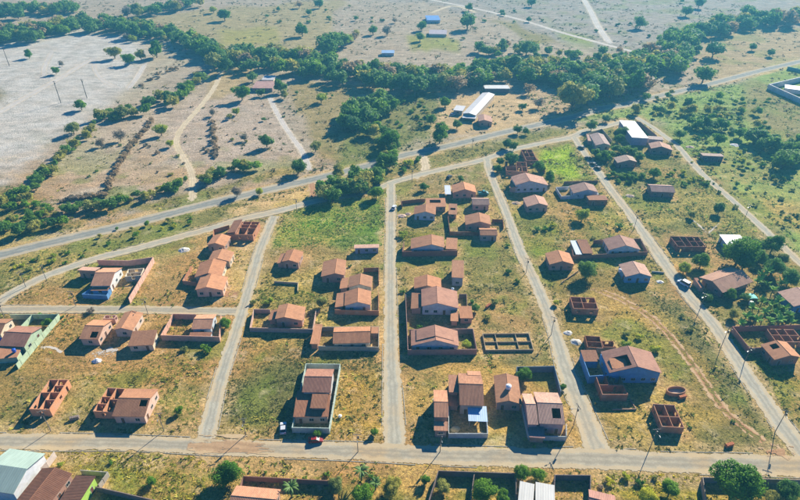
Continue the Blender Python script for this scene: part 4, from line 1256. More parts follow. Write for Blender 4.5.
house('small pink roofed farmhouse nearest the highway', [b('v', (478, 122.2), (491.8, 122), (478.4, 116.2), z=3.0, roof=PINK, r=.4, wall=(190, 160, 140))])
house('small pink roofed farmhouse among trees at the end of a pale track', [b('s', (252.5, 87.4), (272.6, 87.8), (256, 81.4), zn=2.8, zf=3.6, z=3.2, roof=(212, 172, 159), wall=(170, 150, 140))])
house('low white outbuilding right of the tree ringed farmhouse', [b('s', (262, 79.5), (274, 80), (264, 75.5), zn=2.5, zf=2.8, z=2.6, roof=(201, 196, 192), metal=True, wall=CREAM, win=False)], cat='outbuilding', name='outbuilding')
house('bright blue roofed shed in the far fields', [b('s', (425, 20.6), (438, 19.5), (427.6, 16), zn=3, zf=3.4, z=3.2, roof=(104, 146, 200), metal=True, wall=LBLUE, win=False)], cat='shed', name='shed')
house('low grey shed just below the bright blue roof', [b('s', (428, 34), (446, 34), (430, 30), zn=2.6, zf=2.9, z=2.7, roof=(176, 160, 160), metal=True, wall=CREAM, win=False)], cat='shed', name='shed')
house('small pale blue roofed stand-in for a blue streak behind the tree belt', [b('s', (381, 53), (394, 52.8), (382, 50.4), zn=2.6, zf=2.9, z=2.7, roof=(150, 176, 206), metal=True, wall=LBLUE, win=False)], cat='streak_stand_in', name='streak_stand_in')  # added block, its pale roof stands in for a blue streak
yard_wall('white compound walls by the highway at the right edge', [(812, 74.5), (769.5, 84.2), (812, 103)], 3.6, (230, 222, 216), t=.8)
house('dark blue block standing in for the shadow inside the white compound, right edge', [b('s', (786, 88), (812, 92), (784, 84), zn=3, zf=3, z=3, roof=(90, 120, 170), metal=True, wall=WHITE, win=False)], cat='hall', name='hall')  # the dark blue roof stands in for the shadow inside the compound walls
yard_wall('short teal wall above the white compound by the highway', [(788, 66.5), (808, 71)], 2.4, (110, 170, 160), t=.6)

# trodden, sandy yards round the houses: bare earth where people walk
yw = np.zeros(gx.size)
for q in FOOT:
    cx_, cy_ = sum(p[0] for p in q) / 4, sum(p[1] for p in q) / 4
    if cy_ > 330:
        continue
    ux, uy = q[1][0] - q[0][0], q[1][1] - q[0][1]
    lw = math.hypot(ux, uy)
    ux, uy = ux / lw, uy / lw
    ld = math.hypot(q[3][0] - q[0][0], q[3][1] - q[0][1])
    sel = np.nonzero((np.abs(gx - cx_) < lw + ld) & (np.abs(gy - cy_) < lw + ld))[0]
    rx_, ry_ = gx[sel] - cx_, gy[sel] - cy_
    a_, b_ = np.abs(rx_ * ux + ry_ * uy) - lw / 2, np.abs(-rx_ * uy + ry_ * ux) - ld / 2
    dd = np.hypot(np.maximum(a_, 0), np.maximum(b_, 0))
    yw[sel] = np.maximum(yw[sel], np.clip((3.8 - dd) / 3.0, 0, 1))
yw = np.clip(yw * (fbm(gx * .2 + 5, gy * .2 + 50, 4) * 2.6 - .55), 0, .85)[:, None]
cA = cA * (1 - yw) + np.array(S(214, 182, 134)) * yw
cB = cB * (1 - yw) + np.array(S(184, 146, 98)) * yw
for nm, cc_ in (('soil_a', cA), ('soil_b', cB)):
    GROUND_ME.attributes[nm].data.foreach_set('color', np.concatenate([cc_, np.ones((gx.size, 1))], 1).astype(np.float32).ravel())
# ------------------------------------------------------------------ trees and shrubs
def leaf_cloud(cent, rad, n, leaf, rng, flat=0.85, up=0.35):
    """n leaf-sized quads on and in the clumps (cent, rad); returns verts, faces, tint"""
    k = len(cent)
    pick = rng.integers(0, k, n)
    d = rng.normal(size=(n, 3))
    d /= np.linalg.norm(d, axis=1)[:, None]
    rr = rad[pick] * (0.55 + 0.5 * rng.random(n))
    p = cent[pick] + d * rr[:, None] * np.array([1, 1, flat])
    nrm = d + rng.normal(size=(n, 3)) * .55 + np.array([0, 0, up])
    nrm /= np.linalg.norm(nrm, axis=1)[:, None]
    t = np.cross(nrm, rng.normal(size=(n, 3)))
    t /= np.linalg.norm(t, axis=1)[:, None]
    bt = np.cross(nrm, t)
    s = leaf * (0.6 + 0.8 * rng.random(n))[:, None]
    q = np.stack([p - t * s, p - bt * s * .55, p + t * s, p + bt * s * .55], 1).reshape(-1, 3)
    ct = rng.random(k)
    tint = np.clip(ct[pick] * .65 + rng.random(n) * .45, 0, 1)
    return q, np.arange(4 * n).reshape(n, 4), np.repeat(tint, 4)

def np_mesh(name, v, quads, mat, tint=None):
    me = bpy.data.meshes.new(name)
    me.vertices.add(len(v))
    me.vertices.foreach_set('co', np.ascontiguousarray(v, dtype=np.float32).ravel())
    k = quads.shape[1]
    me.loops.add(quads.size)
    me.loops.foreach_set('vertex_index', quads.ravel().astype(np.int32))
    me.polygons.add(len(quads))
    me.polygons.foreach_set('loop_start', np.arange(0, quads.size, k, dtype=np.int32))
    if tint is not None:
        a = me.attributes.new('tint', 'FLOAT', 'POINT')
        a.data.foreach_set('value', tint.astype(np.float32))
    me.update()
    me.materials.append(mat)
    return me

LM = {
    'green': leaf_mat('leaves_bright_green', (66, 118, 30), (132, 176, 48)),
    'deep': leaf_mat('leaves_deep_green', (74, 120, 54), (128, 168, 68)),
    'belt': leaf_mat('leaves_belt_green', (70, 118, 66), (130, 168, 86)),
    'olive': leaf_mat('leaves_olive', (132, 144, 70), (184, 184, 98)),
    'lime': leaf_mat('leaves_lime', (150, 176, 46), (208, 210, 66)),
    'grey': leaf_mat('leaves_dry_grey', (146, 132, 110), (186, 168, 142)),
}
def tree_meshes(seed, leaves, leaf, squash=.78, clumps=26, trunk_h=.15, spread=.35):
    """one broadleaf tree of crown diameter 1: trunk mesh data, crown mesh data without material"""
    rng = np.random.default_rng(seed)
    d = rng.normal(size=(clumps, 3))
    d /= np.linalg.norm(d, axis=1)[:, None]
    rad_ = rng.random(clumps) ** .45
    lop = 1 + .16 * np.sin(np.arctan2(d[:, 1], d[:, 0]) * 2 + seed) + .10 * np.sin(np.arctan2(d[:, 1], d[:, 0]) * 3 + 2.1 * seed)
    cent = d * (rad_ * spread * lop)[:, None] * np.array([1, 1, squash])
    cent[:, 2] = np.where(cent[:, 2] < -.16, cent[:, 2] * .5, cent[:, 2]) + trunk_h + .32
    rad = .14 + .09 * rng.random(clumps)
    q, f, t = leaf_cloud(cent, rad, leaves, leaf, rng)
    mb = MB()
    mb.tube((0, 0, -.02), (0.01, 0, trunk_h), .035, .026, 7)
    for i in range(6):
        c = cent[i]
        mid = (c[0] * .45, c[1] * .45, trunk_h + (c[2] - trunk_h) * .35)
        mb.tube((0.01, 0, trunk_h - .02), mid, .02, .014, 5)
        mb.tube(mid, tuple(c), .014, .004, 4)
    return mb, (q, f, t)

TV = {}
def tv(kind, lod, i):
    key = (kind, lod, i)
    if key not in TV:
        n, lf = {'near': (9500, .026), 'mid': (3000, .040), 'far': (1300, .058)}[lod]
        sq = .72 if kind == 'olive' else .88
        if kind == 'grey':
            n = n // 2
        mb, (q, f, t) = tree_meshes(100 * i + 7 + len(kind), n, lf, sq, clumps=30 if lod == 'near' else 22)
        TV[key] = (mb.mesh('trunk', BARK), np_mesh('crown', q, f, LM[kind], t))
    return TV[key]

def bush_mesh(kind, i):
    key = ('bush', kind, i)
    if key not in TV:
        rng = np.random.default_rng(i * 31 + 5)
        k = 9
        ang = rng.random(k) * 6.28
        rr = rng.random(k) ** .5 * .34
        cent = np.stack([np.cos(ang) * rr, np.sin(ang) * rr, .16 + .2 * rng.random(k)], 1)
        q, f, t = leaf_cloud(cent, .13 + .09 * rng.random(k), 700, .055, rng)
        q[:, 2] = np.abs(q[:, 2])
        TV[key] = np_mesh('shrub', q, f, LM[kind], t)
    return TV[key]

TREE_SPOTS = []
def tree(px, py, dpx, kind, label, group=None, lod='near', name='tree', i=None, hs=1.0):
    """crown centre and crown width on the map"""
    g0 = at(px, py, 3.0)
    d = dpx / ppm(g0) * (1.18 if lod != 'far' else 1.06)
    g0 = at(px, py, .45 * d * hs)
    E = empty(name, (g0.x, g0.y, 0))
    tag(E, label, 'tree', group)
    tr, cr = tv(kind, lod, R.randrange(4) if i is None else i)
    rz = R.random() * 6.28
    s = (d * R.uniform(.93, 1.07), d * R.uniform(.93, 1.07), d * hs * R.uniform(.93, 1.05))
    data_obj('trunk', tr, E, rz=rz, sc=s)
    data_obj('crown', cr, E, rz=rz, sc=s)
    TREE_SPOTS.append((g0.x, g0.y))
    return E

def shrub(px, py, dpx, kind, label, group=None, hs=1.0):
    g0 = at(px, py, .4)
    d = dpx / ppm(g0)
    o = data_obj('shrub', bush_mesh(kind, R.randrange(5)), None, (g0.x, g0.y, 0), R.random() * 6.28, (d, d * R.uniform(.85, 1.15), d * hs))
    tag(o, label, 'shrub', group)
    return o

def along(pts, n, jx, jy):
    """n scattered points along a line on the map"""
    seg = [math.dist(pts[i], pts[i + 1]) for i in range(len(pts) - 1)]
    tot = sum(seg)
    out = []
    for k in range(n):
        s = (k + R.random()) / n * tot
        i = 0
        while i < len(seg) - 1 and s > seg[i]:
            s -= seg[i]
            i += 1
        t = s / seg[i]
        out.append((pts[i][0] + (pts[i + 1][0] - pts[i][0]) * t + R.uniform(-jx, jx), pts[i][1] + (pts[i + 1][1] - pts[i][1]) * t + R.uniform(-jy, jy)))
    return out

WOOD = {}
def wood_tree(x, y, sz, kind):
    """one more tree of a wood that reads as a mass"""
    g0 = at(x, y, 3.0)
    d = sz / ppm(g0)
    g0 = at(x, y, .45 * d)
    WOOD.setdefault(kind, []).append((g0.x, g0.y, d, R.random() * 6.28, R.randrange(4), R.uniform(.8, 1.05)))

def belt(label, group, pts, n, jx, jy, d0, d1, kinds, name='tree', lod='far', shr=False, single=None):
    spots = along(pts, n, jx, jy)
    own = set(sorted(range(n), key=lambda q: -spots[q][1] + R.uniform(0, 6))[:single if single is not None else n])
    for q, (x, y) in enumerate(spots):
        sz = (d0 * .8 + (d1 - d0 * .8) * R.random() ** .9) * ppm(at(x, y))      # d0, d1 in metres
        k = R.choice(kinds)
        if q not in own:
            wood_tree(x, y, sz, k)
            continue
        (shrub if shr else tree)(x, y, sz, k, label, group, **({} if shr else {'lod': lod, 'name': name, 'hs': R.uniform(.8, 1.05)}))

BK = ['belt', 'belt', 'deep', 'belt', 'olive', 'green', 'belt', 'olive', 'deep', 'grey']
belt('tree in the dark belt winding behind the sandy field, top left', 'trees of the upper left belt', [(-20, 34), (20, 31), (60, 24), (100, 22), (130, 24), (165, 32), (196, 42), (212, 52), (232, 58)], 157, 5, 6, 8.5, 17.9, BK, single=18)
belt('tree in the uppermost strip of woodland at the top left corner', 'trees of the top left strip', [(-20, 12), (20, 9), (60, 6), (76, 3)], 48, 4, 3.5, 8.5, 17.9, BK, single=6)
belt('tree in the thin row along the top edge left of centre', 'trees of the thin top row', [(128, 10), (150, 9), (175, 4), (200, -1)], 23, 3, 1.5, 8.5, 16.6, BK, single=5)
belt('tree in the dense belt behind the white barn, centre', 'trees of the central belt', [(225, 57), (262, 55), (295, 60), (330, 66), (360, 70), (400, 76), (440, 76), (480, 70), (520, 68), (560, 72), (600, 76)], 258, 5, 8.5, 8.5, 17.9, BK, single=26)
belt('tree in the large wood above the highway, top right', 'trees of the right wood', [(596, 82), (630, 74), (650, 64), (672, 50), (690, 38)], 130, 16, 12, 10.4, 20.7, BK, single=16)
belt('tree in the long row running to the top right corner', 'trees of the top right row', [(690, 34), (720, 24), (750, 18), (790, 14), (830, 12)], 73, 5, 4.5, 10.4, 20.7, BK, single=12)
belt('tree in the grove between centre belt and highway', 'trees of the grove above the highway', [(345, 122), (358, 112), (375, 104), (392, 98)], 46, 9, 8, 8, 14, ['deep', 'green', 'belt'], single=9)
belt('tree of the tall clump on the highway bank above the centre street', 'trees of the highway bank clump', [(362, 118), (378, 132), (392, 146), (388, 164), (372, 178), (352, 184), (334, 188)], 40, 7, 6, 6, 11, ['green', 'deep', 'olive', 'belt'], single=8)
belt('tree of the loose clumps behind the central belt', 'trees behind the central belt', [(480, 52), (520, 46), (560, 56), (600, 58), (640, 52)], 34, 10, 6, 7, 13, BK, single=6)
belt('tree at the end of the small copse left of the far blue streak', 'trees of the small far copse', [(322, 42), (340, 38), (358, 36)], 13, 4, 4, 9.5, 19.3, BK, single=5)
belt('tree of the dense row hiding the highway edge near the left track', 'trees along the highway by the track', [(322, 190), (340, 184), (352, 186), (364, 180), (378, 172)], 15, 5, 4, 5.7, 12.4, ['green', 'deep', 'olive'], single=8)
belt('hedge tree along the field boundary above the left highway', 'hedge trees left of highway', [(62, 208), (95, 204), (122, 198), (150, 193), (175, 186), (186, 178)], 33, 3, 3, 3.1, 7.4, ['olive', 'green', 'deep'], single=12)
belt('tree of the scrubby clump at the left edge above the highway', 'trees of the left edge clump', [(-8, 196), (15, 200), (35, 208), (55, 214), (30, 222), (2, 224)], 44, 9, 7, 2.8, 7.3, ['olive', 'green', 'deep', 'green'], single=10)
belt('tree of the slanting hedge between sandy and dry fields', 'trees of the slanting hedge', [(24, 190), (42, 172), (62, 156), (84, 134), (98, 124)], 26, 4, 4, 3.6, 8.2, ['olive', 'deep', 'olive'], single=8)
belt('tree of the upper slanting hedge beside the sandy field', 'trees of the upper slanting hedge', [(98, 116), (116, 112), (140, 106), (165, 98), (190, 88), (198, 72)], 39, 4, 5, 5.3, 11.0, ['olive', 'green', 'belt'], single=10)
belt('dry greyish shrub of the bare hedge crossing the dry field', 'bare shrubs of the dry hedge', [(62, 200), (104, 194), (112, 176), (122, 158), (134, 140), (146, 126), (152, 118)], 96, 1.5, 1.5, 2.5, 4.5, ['grey'], shr=True, single=26)
belt('dry greyish shrub along the bare strip beside the sandy field', 'bare shrubs by the sandy field', [(138, 88), (150, 80), (165, 72), (182, 66)], 18, 3, 2, 3, 5, ['grey'], shr=True, single=10)
belt('dry shrub of the brown line near the middle of the dry field', 'bare shrubs in the middle field', [(213, 120), (214, 140), (218, 160)], 34, 2, 2, 2.5, 4.5, ['grey'], shr=True, single=10)
belt('hedge tree along the highway right of the winding track', 'hedge trees right of the track', [(200, 178), (220, 172), (240, 166), (256, 162)], 16, 4, 3, 3.6, 8.2, ['green', 'deep', 'olive'], single=6)
belt('shrub in the green verge between highway and frontage street', 'verge shrubs', [(10, 268), (40, 258), (60, 262), (90, 244), (140, 228), (190, 218)], 34, 8, 5, 1.5, 3.2, ['olive', 'green', 'lime'], shr=True, single=20)
belt('tree in the scrub below the highway on the far right', 'scrub trees right of the white hall', [(640, 100), (680, 100), (720, 108), (700, 118), (740, 96), (760, 120), (730, 134), (690, 112)], 54, 16, 9, 4, 9, ['olive', 'green', 'olive', 'belt', 'deep'], single=12)
belt('tree in the dark thicket at the right edge below the compound', 'thicket at the right edge', [(752, 138), (775, 142), (800, 148), (790, 156), (810, 140)], 31, 8, 6, 5.7, 13.1, ['belt', 'deep', 'belt'], single=6)
belt('low bush scattered over the grassy field at the far right', 'bushes of the far right field', [(690, 140), (740, 168), (790, 180), (760, 200), (800, 220), (720, 180)], 40, 26, 12, 1.5, 3.5, ['olive', 'deep', 'olive'], shr=True, single=22)
belt('shrub dotted over the rough slope above the central highway', 'shrubs of the rough slope', [(400, 130), (420, 118), (440, 108), (410, 105), (385, 120), (430, 130)], 36, 12, 8, 2, 4.5, ['olive', 'green', 'olive'], shr=True, single=18)
belt('tree in the garden row between the orchard house and the street', 'orchard trees by the hall', [(596, 150), (602, 158), (608, 152), (618, 149), (632, 150), (640, 153)], 20, 3, 2, 4.0, 6.5, ['deep', 'green', 'deep'], single=8)
belt('leafy shrub of the green hedge under the orchard house', 'orchard hedge shrubs', [(612, 176), (626, 174), (640, 176), (636, 180), (614, 180)], 26, 4, 3, 2.5, 4.5, ['green', 'deep'], shr=True, single=16)
belt('shrub of the green patch right of the orchard hedge', 'green patch shrubs', [(668, 172), (690, 176), (710, 186), (684, 182)], 22, 6, 4, 2, 4, ['green', 'green', 'lime'], shr=True, single=16)

belt('bush scattered over the far fields along the top', 'bushes of the far fields', [(215, 6), (290, 20), (360, 8), (410, 40), (460, 30), (520, 12), (580, 20), (640, 36), (680, 8), (700, 20)], 46, 30, 10, 3, 7, ['belt', 'olive', 'deep'], shr=True, single=32)
belt('bush scattered in the dry fields above the left highway', 'bushes of the dry fields', [(90, 165), (140, 150), (180, 165), (230, 130), (270, 120), (300, 110), (340, 100)], 34, 24, 14, 1.5, 4, ['olive', 'grey', 'deep'], shr=True, single=26)
belt('low shrub in the scrub right of the white hall', 'low scrub by the hall', [(650, 105), (700, 110), (760, 100), (720, 130), (690, 150), (780, 170)], 70, 26, 14, 2, 4.5, ['olive', 'green', 'olive', 'lime'], shr=True, single=40)

# the inner trees of the woods and hedges, too tightly packed to be told apart
wv, wf, wt, wk, off = [], [], [], [], 0
rngw = np.random.default_rng(5)
kinds_ = list(WOOD)
for ki, kind in enumerate(kinds_):
    base = [tree_meshes(900 + i * 13 + ki, 620, .075, .85, clumps=18)[1] for i in range(4)]
    for x, y, d, rz, i, hs in WOOD[kind]:
        q, f, t = base[i]
        c_, s_ = math.cos(rz) * d, math.sin(rz) * d
        wv.append(np.stack([q[:, 0] * c_ - q[:, 1] * s_ + x, q[:, 0] * s_ + q[:, 1] * c_ + y, q[:, 2] * d * hs], 1))
        wf.append(f + off)
        wt.append(np.clip(t + rngw.normal() * .15, 0, 1))
        wk.append(np.full(len(f), ki))
        off += len(q)
wme = np_mesh('woodland', np.concatenate(wv), np.concatenate(wf), LM[kinds_[0]], np.concatenate(wt))
for kind in kinds_[1:]:
    wme.materials.append(LM[kind])
wme.polygons.foreach_set('material_index', np.concatenate(wk).astype(np.int32))
tag(data_obj('woodland', wme), 'closed green woodland and hedge growth around the fields', 'woodland', kind='stuff')

# single trees that stand out
for a in [
    (28, 54, 9, 'green', 'small lone tree in the upper left of the sandy field'), (55, 70, 9, 'green', 'lone tree in the middle of sandy field beside a thin dark one'),
    (61, 63, 7, 'grey', 'thin brownish tree in the middle of the sandy field'), (113, 51, 15, 'olive', 'broad umbrella shaped tree at the right of the sandy field'),
    (126, 36, 9, 'grey', 'bare brownish tree at the top of the sandy field'), (132, 38, 8, 'lime', 'pale lime tree next to the bare brownish tree'),
    (128, 58, 13, 'green', 'low bright tree among the trees right of the sandy field'), (140, 54, 12, 'olive', 'middle tree of the group right of the sandy field'),
    (155, 49, 17, 'green', 'big bright green tree at the right end of the sandy field'), (80, 104, 13, 'green', 'lone bright green tree low in the sandy field'),
    (72, 127, 14, 'olive', 'olive tree on the lower border of the sandy field'), (119, 135, 12, 'grey', 'bare branching tree in the dry field'), (100, 142, 10, 'grey', 'smaller bare tree left in the dry field'),
    (160, 129, 13, 'lime', 'bright lime tree at the top of the dry field'), (170, 143, 8, 'lime', 'small lime tree beside the winding track'),
    (266, 140, 14, 'deep', 'round dark green tree alone in the dry field'), (244, 137, 8, 'grey', 'thin bare tree left of the round dark green one'),
    (241, 92, 17, 'green', 'bright green tree left of the tree ringed farmhouse'), (252, 76, 12, 'belt', 'tree close behind the tree ringed farmhouse'), (280, 86, 14, 'green', 'tree right of the tree ringed farmhouse'), (284, 94, 10, 'olive', 'lower tree right of the tree ringed farmhouse'), (261, 92, 9, 'deep', 'small tree in front of the tree ringed farmhouse'),
    (321, 97, 12, 'lime', 'lone pale tree in the field right of the farm track'), (236, 111, 9, 'lime', 'small yellowish tree in the dry field below farmhouse'), (229, 116, 7, 'olive', 'small olive tree left of the yellowish one'), (212, 112, 9, 'grey', 'greyish bare tree left in the field below farmhouse'),
    (224, 14, 13, 'green', 'lone green tree casting a long shadow in the upper field'), (213, 9, 8, 'lime', 'small pale tree at the top left of the upper field'), (302, 29, 14, 'green', 'bushy tree leaning in the middle of the upper field'), (319, 3, 10, 'deep', 'dark tree at the top edge of the upper field'), (309, 12, 7, 'deep', 'small dark tree below the one at the top edge'), (299, 4, 8, 'grey', 'bare tree at the top edge of the upper field'),
    (373, 29, 11, 'deep', 'round tree right of the small far copse'), (387, 30, 11, 'grey', 'bare tree between round tree and blue roof'), (395, 20, 6, 'grey', 'tiny bare tree in the far field'),
    (422, 25, 11, 'green', 'green tree just below the bright blue roof'), (468, 19, 19, 'deep', 'big dark tree right of the bright blue roof'), (469, 7, 8, 'green', 'small tree on top of the big dark far tree'), (420, 36, 10, 'deep', 'dark tree with long shadow left of the grey shed'),
    (479, 46, 12, 'deep', 'dark tree in front of the straight far road'), (489, 51, 9, 'deep', 'smaller dark tree right of it before the far belt'), (527, 47, 17, 'belt', 'big rounded tree above the central belt'), (529, 19, 6, 'belt', 'small tree on the straight far road'), (532, 2, 9, 'deep', 'dark tree at the top edge right of centre'),
    (603, 50, 12, 'belt', 'tree where the two far roads meet'), (641, 21, 14, 'belt', 'lone round tree in the far right field'), (687, 10, 12, 'belt', 'dark tree on the far field near the top right'), (700, 2, 12, 'belt', 'tree at the top edge on the far right'),
    (715, 48, 19, 'belt', 'dense tree on the left of the tan far field'), (753, 46, 9, 'belt', 'small round tree in the tan far field'), (771, 52, 9, 'belt', 'rightmost round tree in the tan far field'), (705, 73, 20, 'deep', 'large tree beside the bright stretch of highway'), (748, 10, 14, 'belt', 'tall tree inside the top right row'),
    (575, 95, 32, 'olive', 'broad greyish spreading tree on the farmyard edge'), (529, 88, 13, 'grey', 'bare tree in the middle of the sandy farmyard'), (539, 102, 13, 'grey', 'second bare tree lower in the sandy farmyard'), (523, 106, 9, 'deep', 'dark small tree in the sandy farmyard'), (445, 101, 13, 'green', 'round tree left of the white barn'), (440, 133, 20, 'green', 'wide green tree above the highway centre'), (431, 119, 12, 'deep', 'dark tree left of the farm entrance'), (457, 124, 9, 'deep', 'dark bush like tree before the farm porch'),
    (518, 129, 9, 'deep', 'left one of the tree pair below the farm on the highway'), (526, 131, 7, 'deep', 'right one of the tree pair below the farm on the highway'),
    (390, 138, 20, 'green', 'tall bright tree above the highway at the centre'), (387, 160, 19, 'green', 'tall bright tree on the lower highway edge at the centre'), (376, 175, 16, 'deep', 'dark tree below the tall bright one'), (357, 172, 14, 'green', 'leaning green tree left of the dark one'), (338, 172, 16, 'olive', 'pale leafless looking tree on the highway verge'), (376, 192, 14, 'green', 'round tree at the top of the centre street'),
    (315, 146, 12, 'olive', 'olive tree beside the pale farm track'), (236, 191, 12, 'grey', 'thin dry tree on the highway verge'), (259, 191, 8, 'lime', 'small lime tree on the highway verge'), (298, 166, 15, 'deep', 'dark spreading tree where farm track meets highway'),
    (550, 177, 12, 'green', 'green tree right of the large gable house'), (583, 214, 13, 'lime', 'bright green tree in the shady gap of the right block'), (500, 161, 8, 'deep', 'small tree at the top of the slanting street'), (498, 168, 8, 'green', 'green tree beside the roofless house at the fork'), (512, 158, 15, 'deep', 'dark tree behind the roofless house at the fork'), (507, 143, 11, 'deep', 'dark tree between highway and frontage street'), (514, 146, 9, 'deep', 'second dark tree between highway and frontage street'), (540, 166, 12, 'green', 'pale green tree inside the brick lot by the green grass'),
    (588, 269, 19, 'deep', 'round dark tree among the houses of the right block'), (556, 302, 6, 'lime', 'tiny lime tree on the edge of the slanting street'),
    (424, 186, 9, 'green', 'small tree with long shadow below the frontage street'), (461, 178, 7, 'deep', 'small tree above the house with carport'),
    (655, 172, 12, 'green', 'round bright tree above the pale roofed house'), (720, 208, 12, 'deep', 'round dark bush like tree beside the side track'), (692, 214, 8, 'olive', 'small dry tree left of the round dark one'), (681, 134, 10, 'deep', 'small tree with dark shade beyond the side track'), (592, 125, 11, 'deep', 'dark tree behind the frontage street end'), (606, 118, 9, 'belt', 'small tree near the highway left of the white hall'), (624, 131, 11, 'deep', 'tree against the left side of the white hall'), (619, 138, 9, 'green', 'lower tree against the left side of the white hall'), (640, 157, 9, 'deep', 'dark tree right of the orchard house'), (599, 157, 7, 'deep', 'small street tree near the parked dark cars'),
    (702, 261, 15, 'green', 'round tree above the big broad brown house'), (685, 268, 12, 'lime', 'bright shrubby tree beside the parked van'), (741, 251, 30, 'green', 'widest garden tree under the white sheet roof'), (774, 244, 19, 'green', 'round garden tree near the side track'), (757, 245, 15, 'deep', 'dark garden tree between the two round ones'), (774, 266, 19, 'deep', 'dark tree low in the garden group'), (761, 256, 14, 'deep', 'middle tree of the garden group'), (791, 276, 19, 'deep', 'dark round tree at the right edge'), (745, 263, 16, 'deep', 'shaded tree behind the big broad brown house'), (783, 258, 11, 'olive', 'small pale tree at the right of the garden group'),
    (731, 294, 11, 'green', 'small tree on the lower side of the big broad brown house'), (708, 297, 9, 'deep', 'small dark tree left of the big broad brown house'), (745, 297, 9, 'deep', 'shaded small tree near the teal tarpaulin'), (752, 316, 9, 'deep', 'small dark tree inside the banana garden, left'), (778, 308, 10, 'green', 'taller leafy tree in the middle of the banana garden'), (787, 321, 8, 'deep', 'dark tree by the compound wall in the banana garden'), (734, 314, 10, 'olive', 'brownish tree in front of the banana garden'),
    (227, 473, 26, 'green', 'big round tree below the main street at left'), (317, 434, 8.5, 'green', 'small clipped tree beside the red car'), (362, 494, 22, 'green', 'leafy tree at the bottom left of the centre'), (392, 488, 20, 'olive', 'loose olive tree at the bottom near the palm'), (336, 486, 16, 'olive', 'dry leafy tree at the bottom right of the palm'),
    (484, 489, 24, 'green', 'bushy green tree between the bottom centre lots'), (503, 497, 15, 'green', 'smaller tree right of the bushy green one'), (426, 480, 10, 'green', 'small tree left of the bottom centre lots'), (443, 486, 14, 'olive', 'dull tree inside the left bottom centre lot'), (522, 472, 15, 'green', 'left of two small trees behind the cream roofs'), (538, 474, 14, 'green', 'right of two small trees behind the cream roofs'),
    (738, 483, 42, 'green', 'largest tree, wide green crown on the lower right'), (671, 489, 18, 'green', 'rounded tree left of the largest tree'), (790, 492, 22, 'deep', 'dark tree in the bottom right corner lot'), (775, 497, 14, 'olive', 'grey green tree right of the largest tree'), (648, 498, 18, 'lime', 'yellowish tree at the bottom in tall grass'),
    (524, 374, 15, 'green', 'leafy tree in the corner of the bluish walled yard'), (563, 387, 7, 'green', 'little tree on the corner beside the slanting street'), (225.5, 323, 12, 'green', 'round green tree at the end of the brick walled court'), (467, 344, 9, 'lime', 'small lime tree in the front walled yard'),
    (47, 322, 9, 'green', 'green tree behind the green gabled house'), (322, 302, 12, 'olive', 'shrubby tree left of the big double roofed house'), (475, 308, 9, 'deep', 'dark small tree right of the square roofed outbuilding'),
    (179, 410, 9, 'green', 'small bright tree in the lower left lot'), (151, 481, 9, 'green', 'small bright tree in the weeds by bottom left'), (374, 432, 8, 'green', 'small tree on the corner of main and centre streets'),
    ]:
    lod = 'near' if a[1] > 225 else ('mid' if a[1] > 120 else 'far')
    tree(*a[:5], lod=lod)

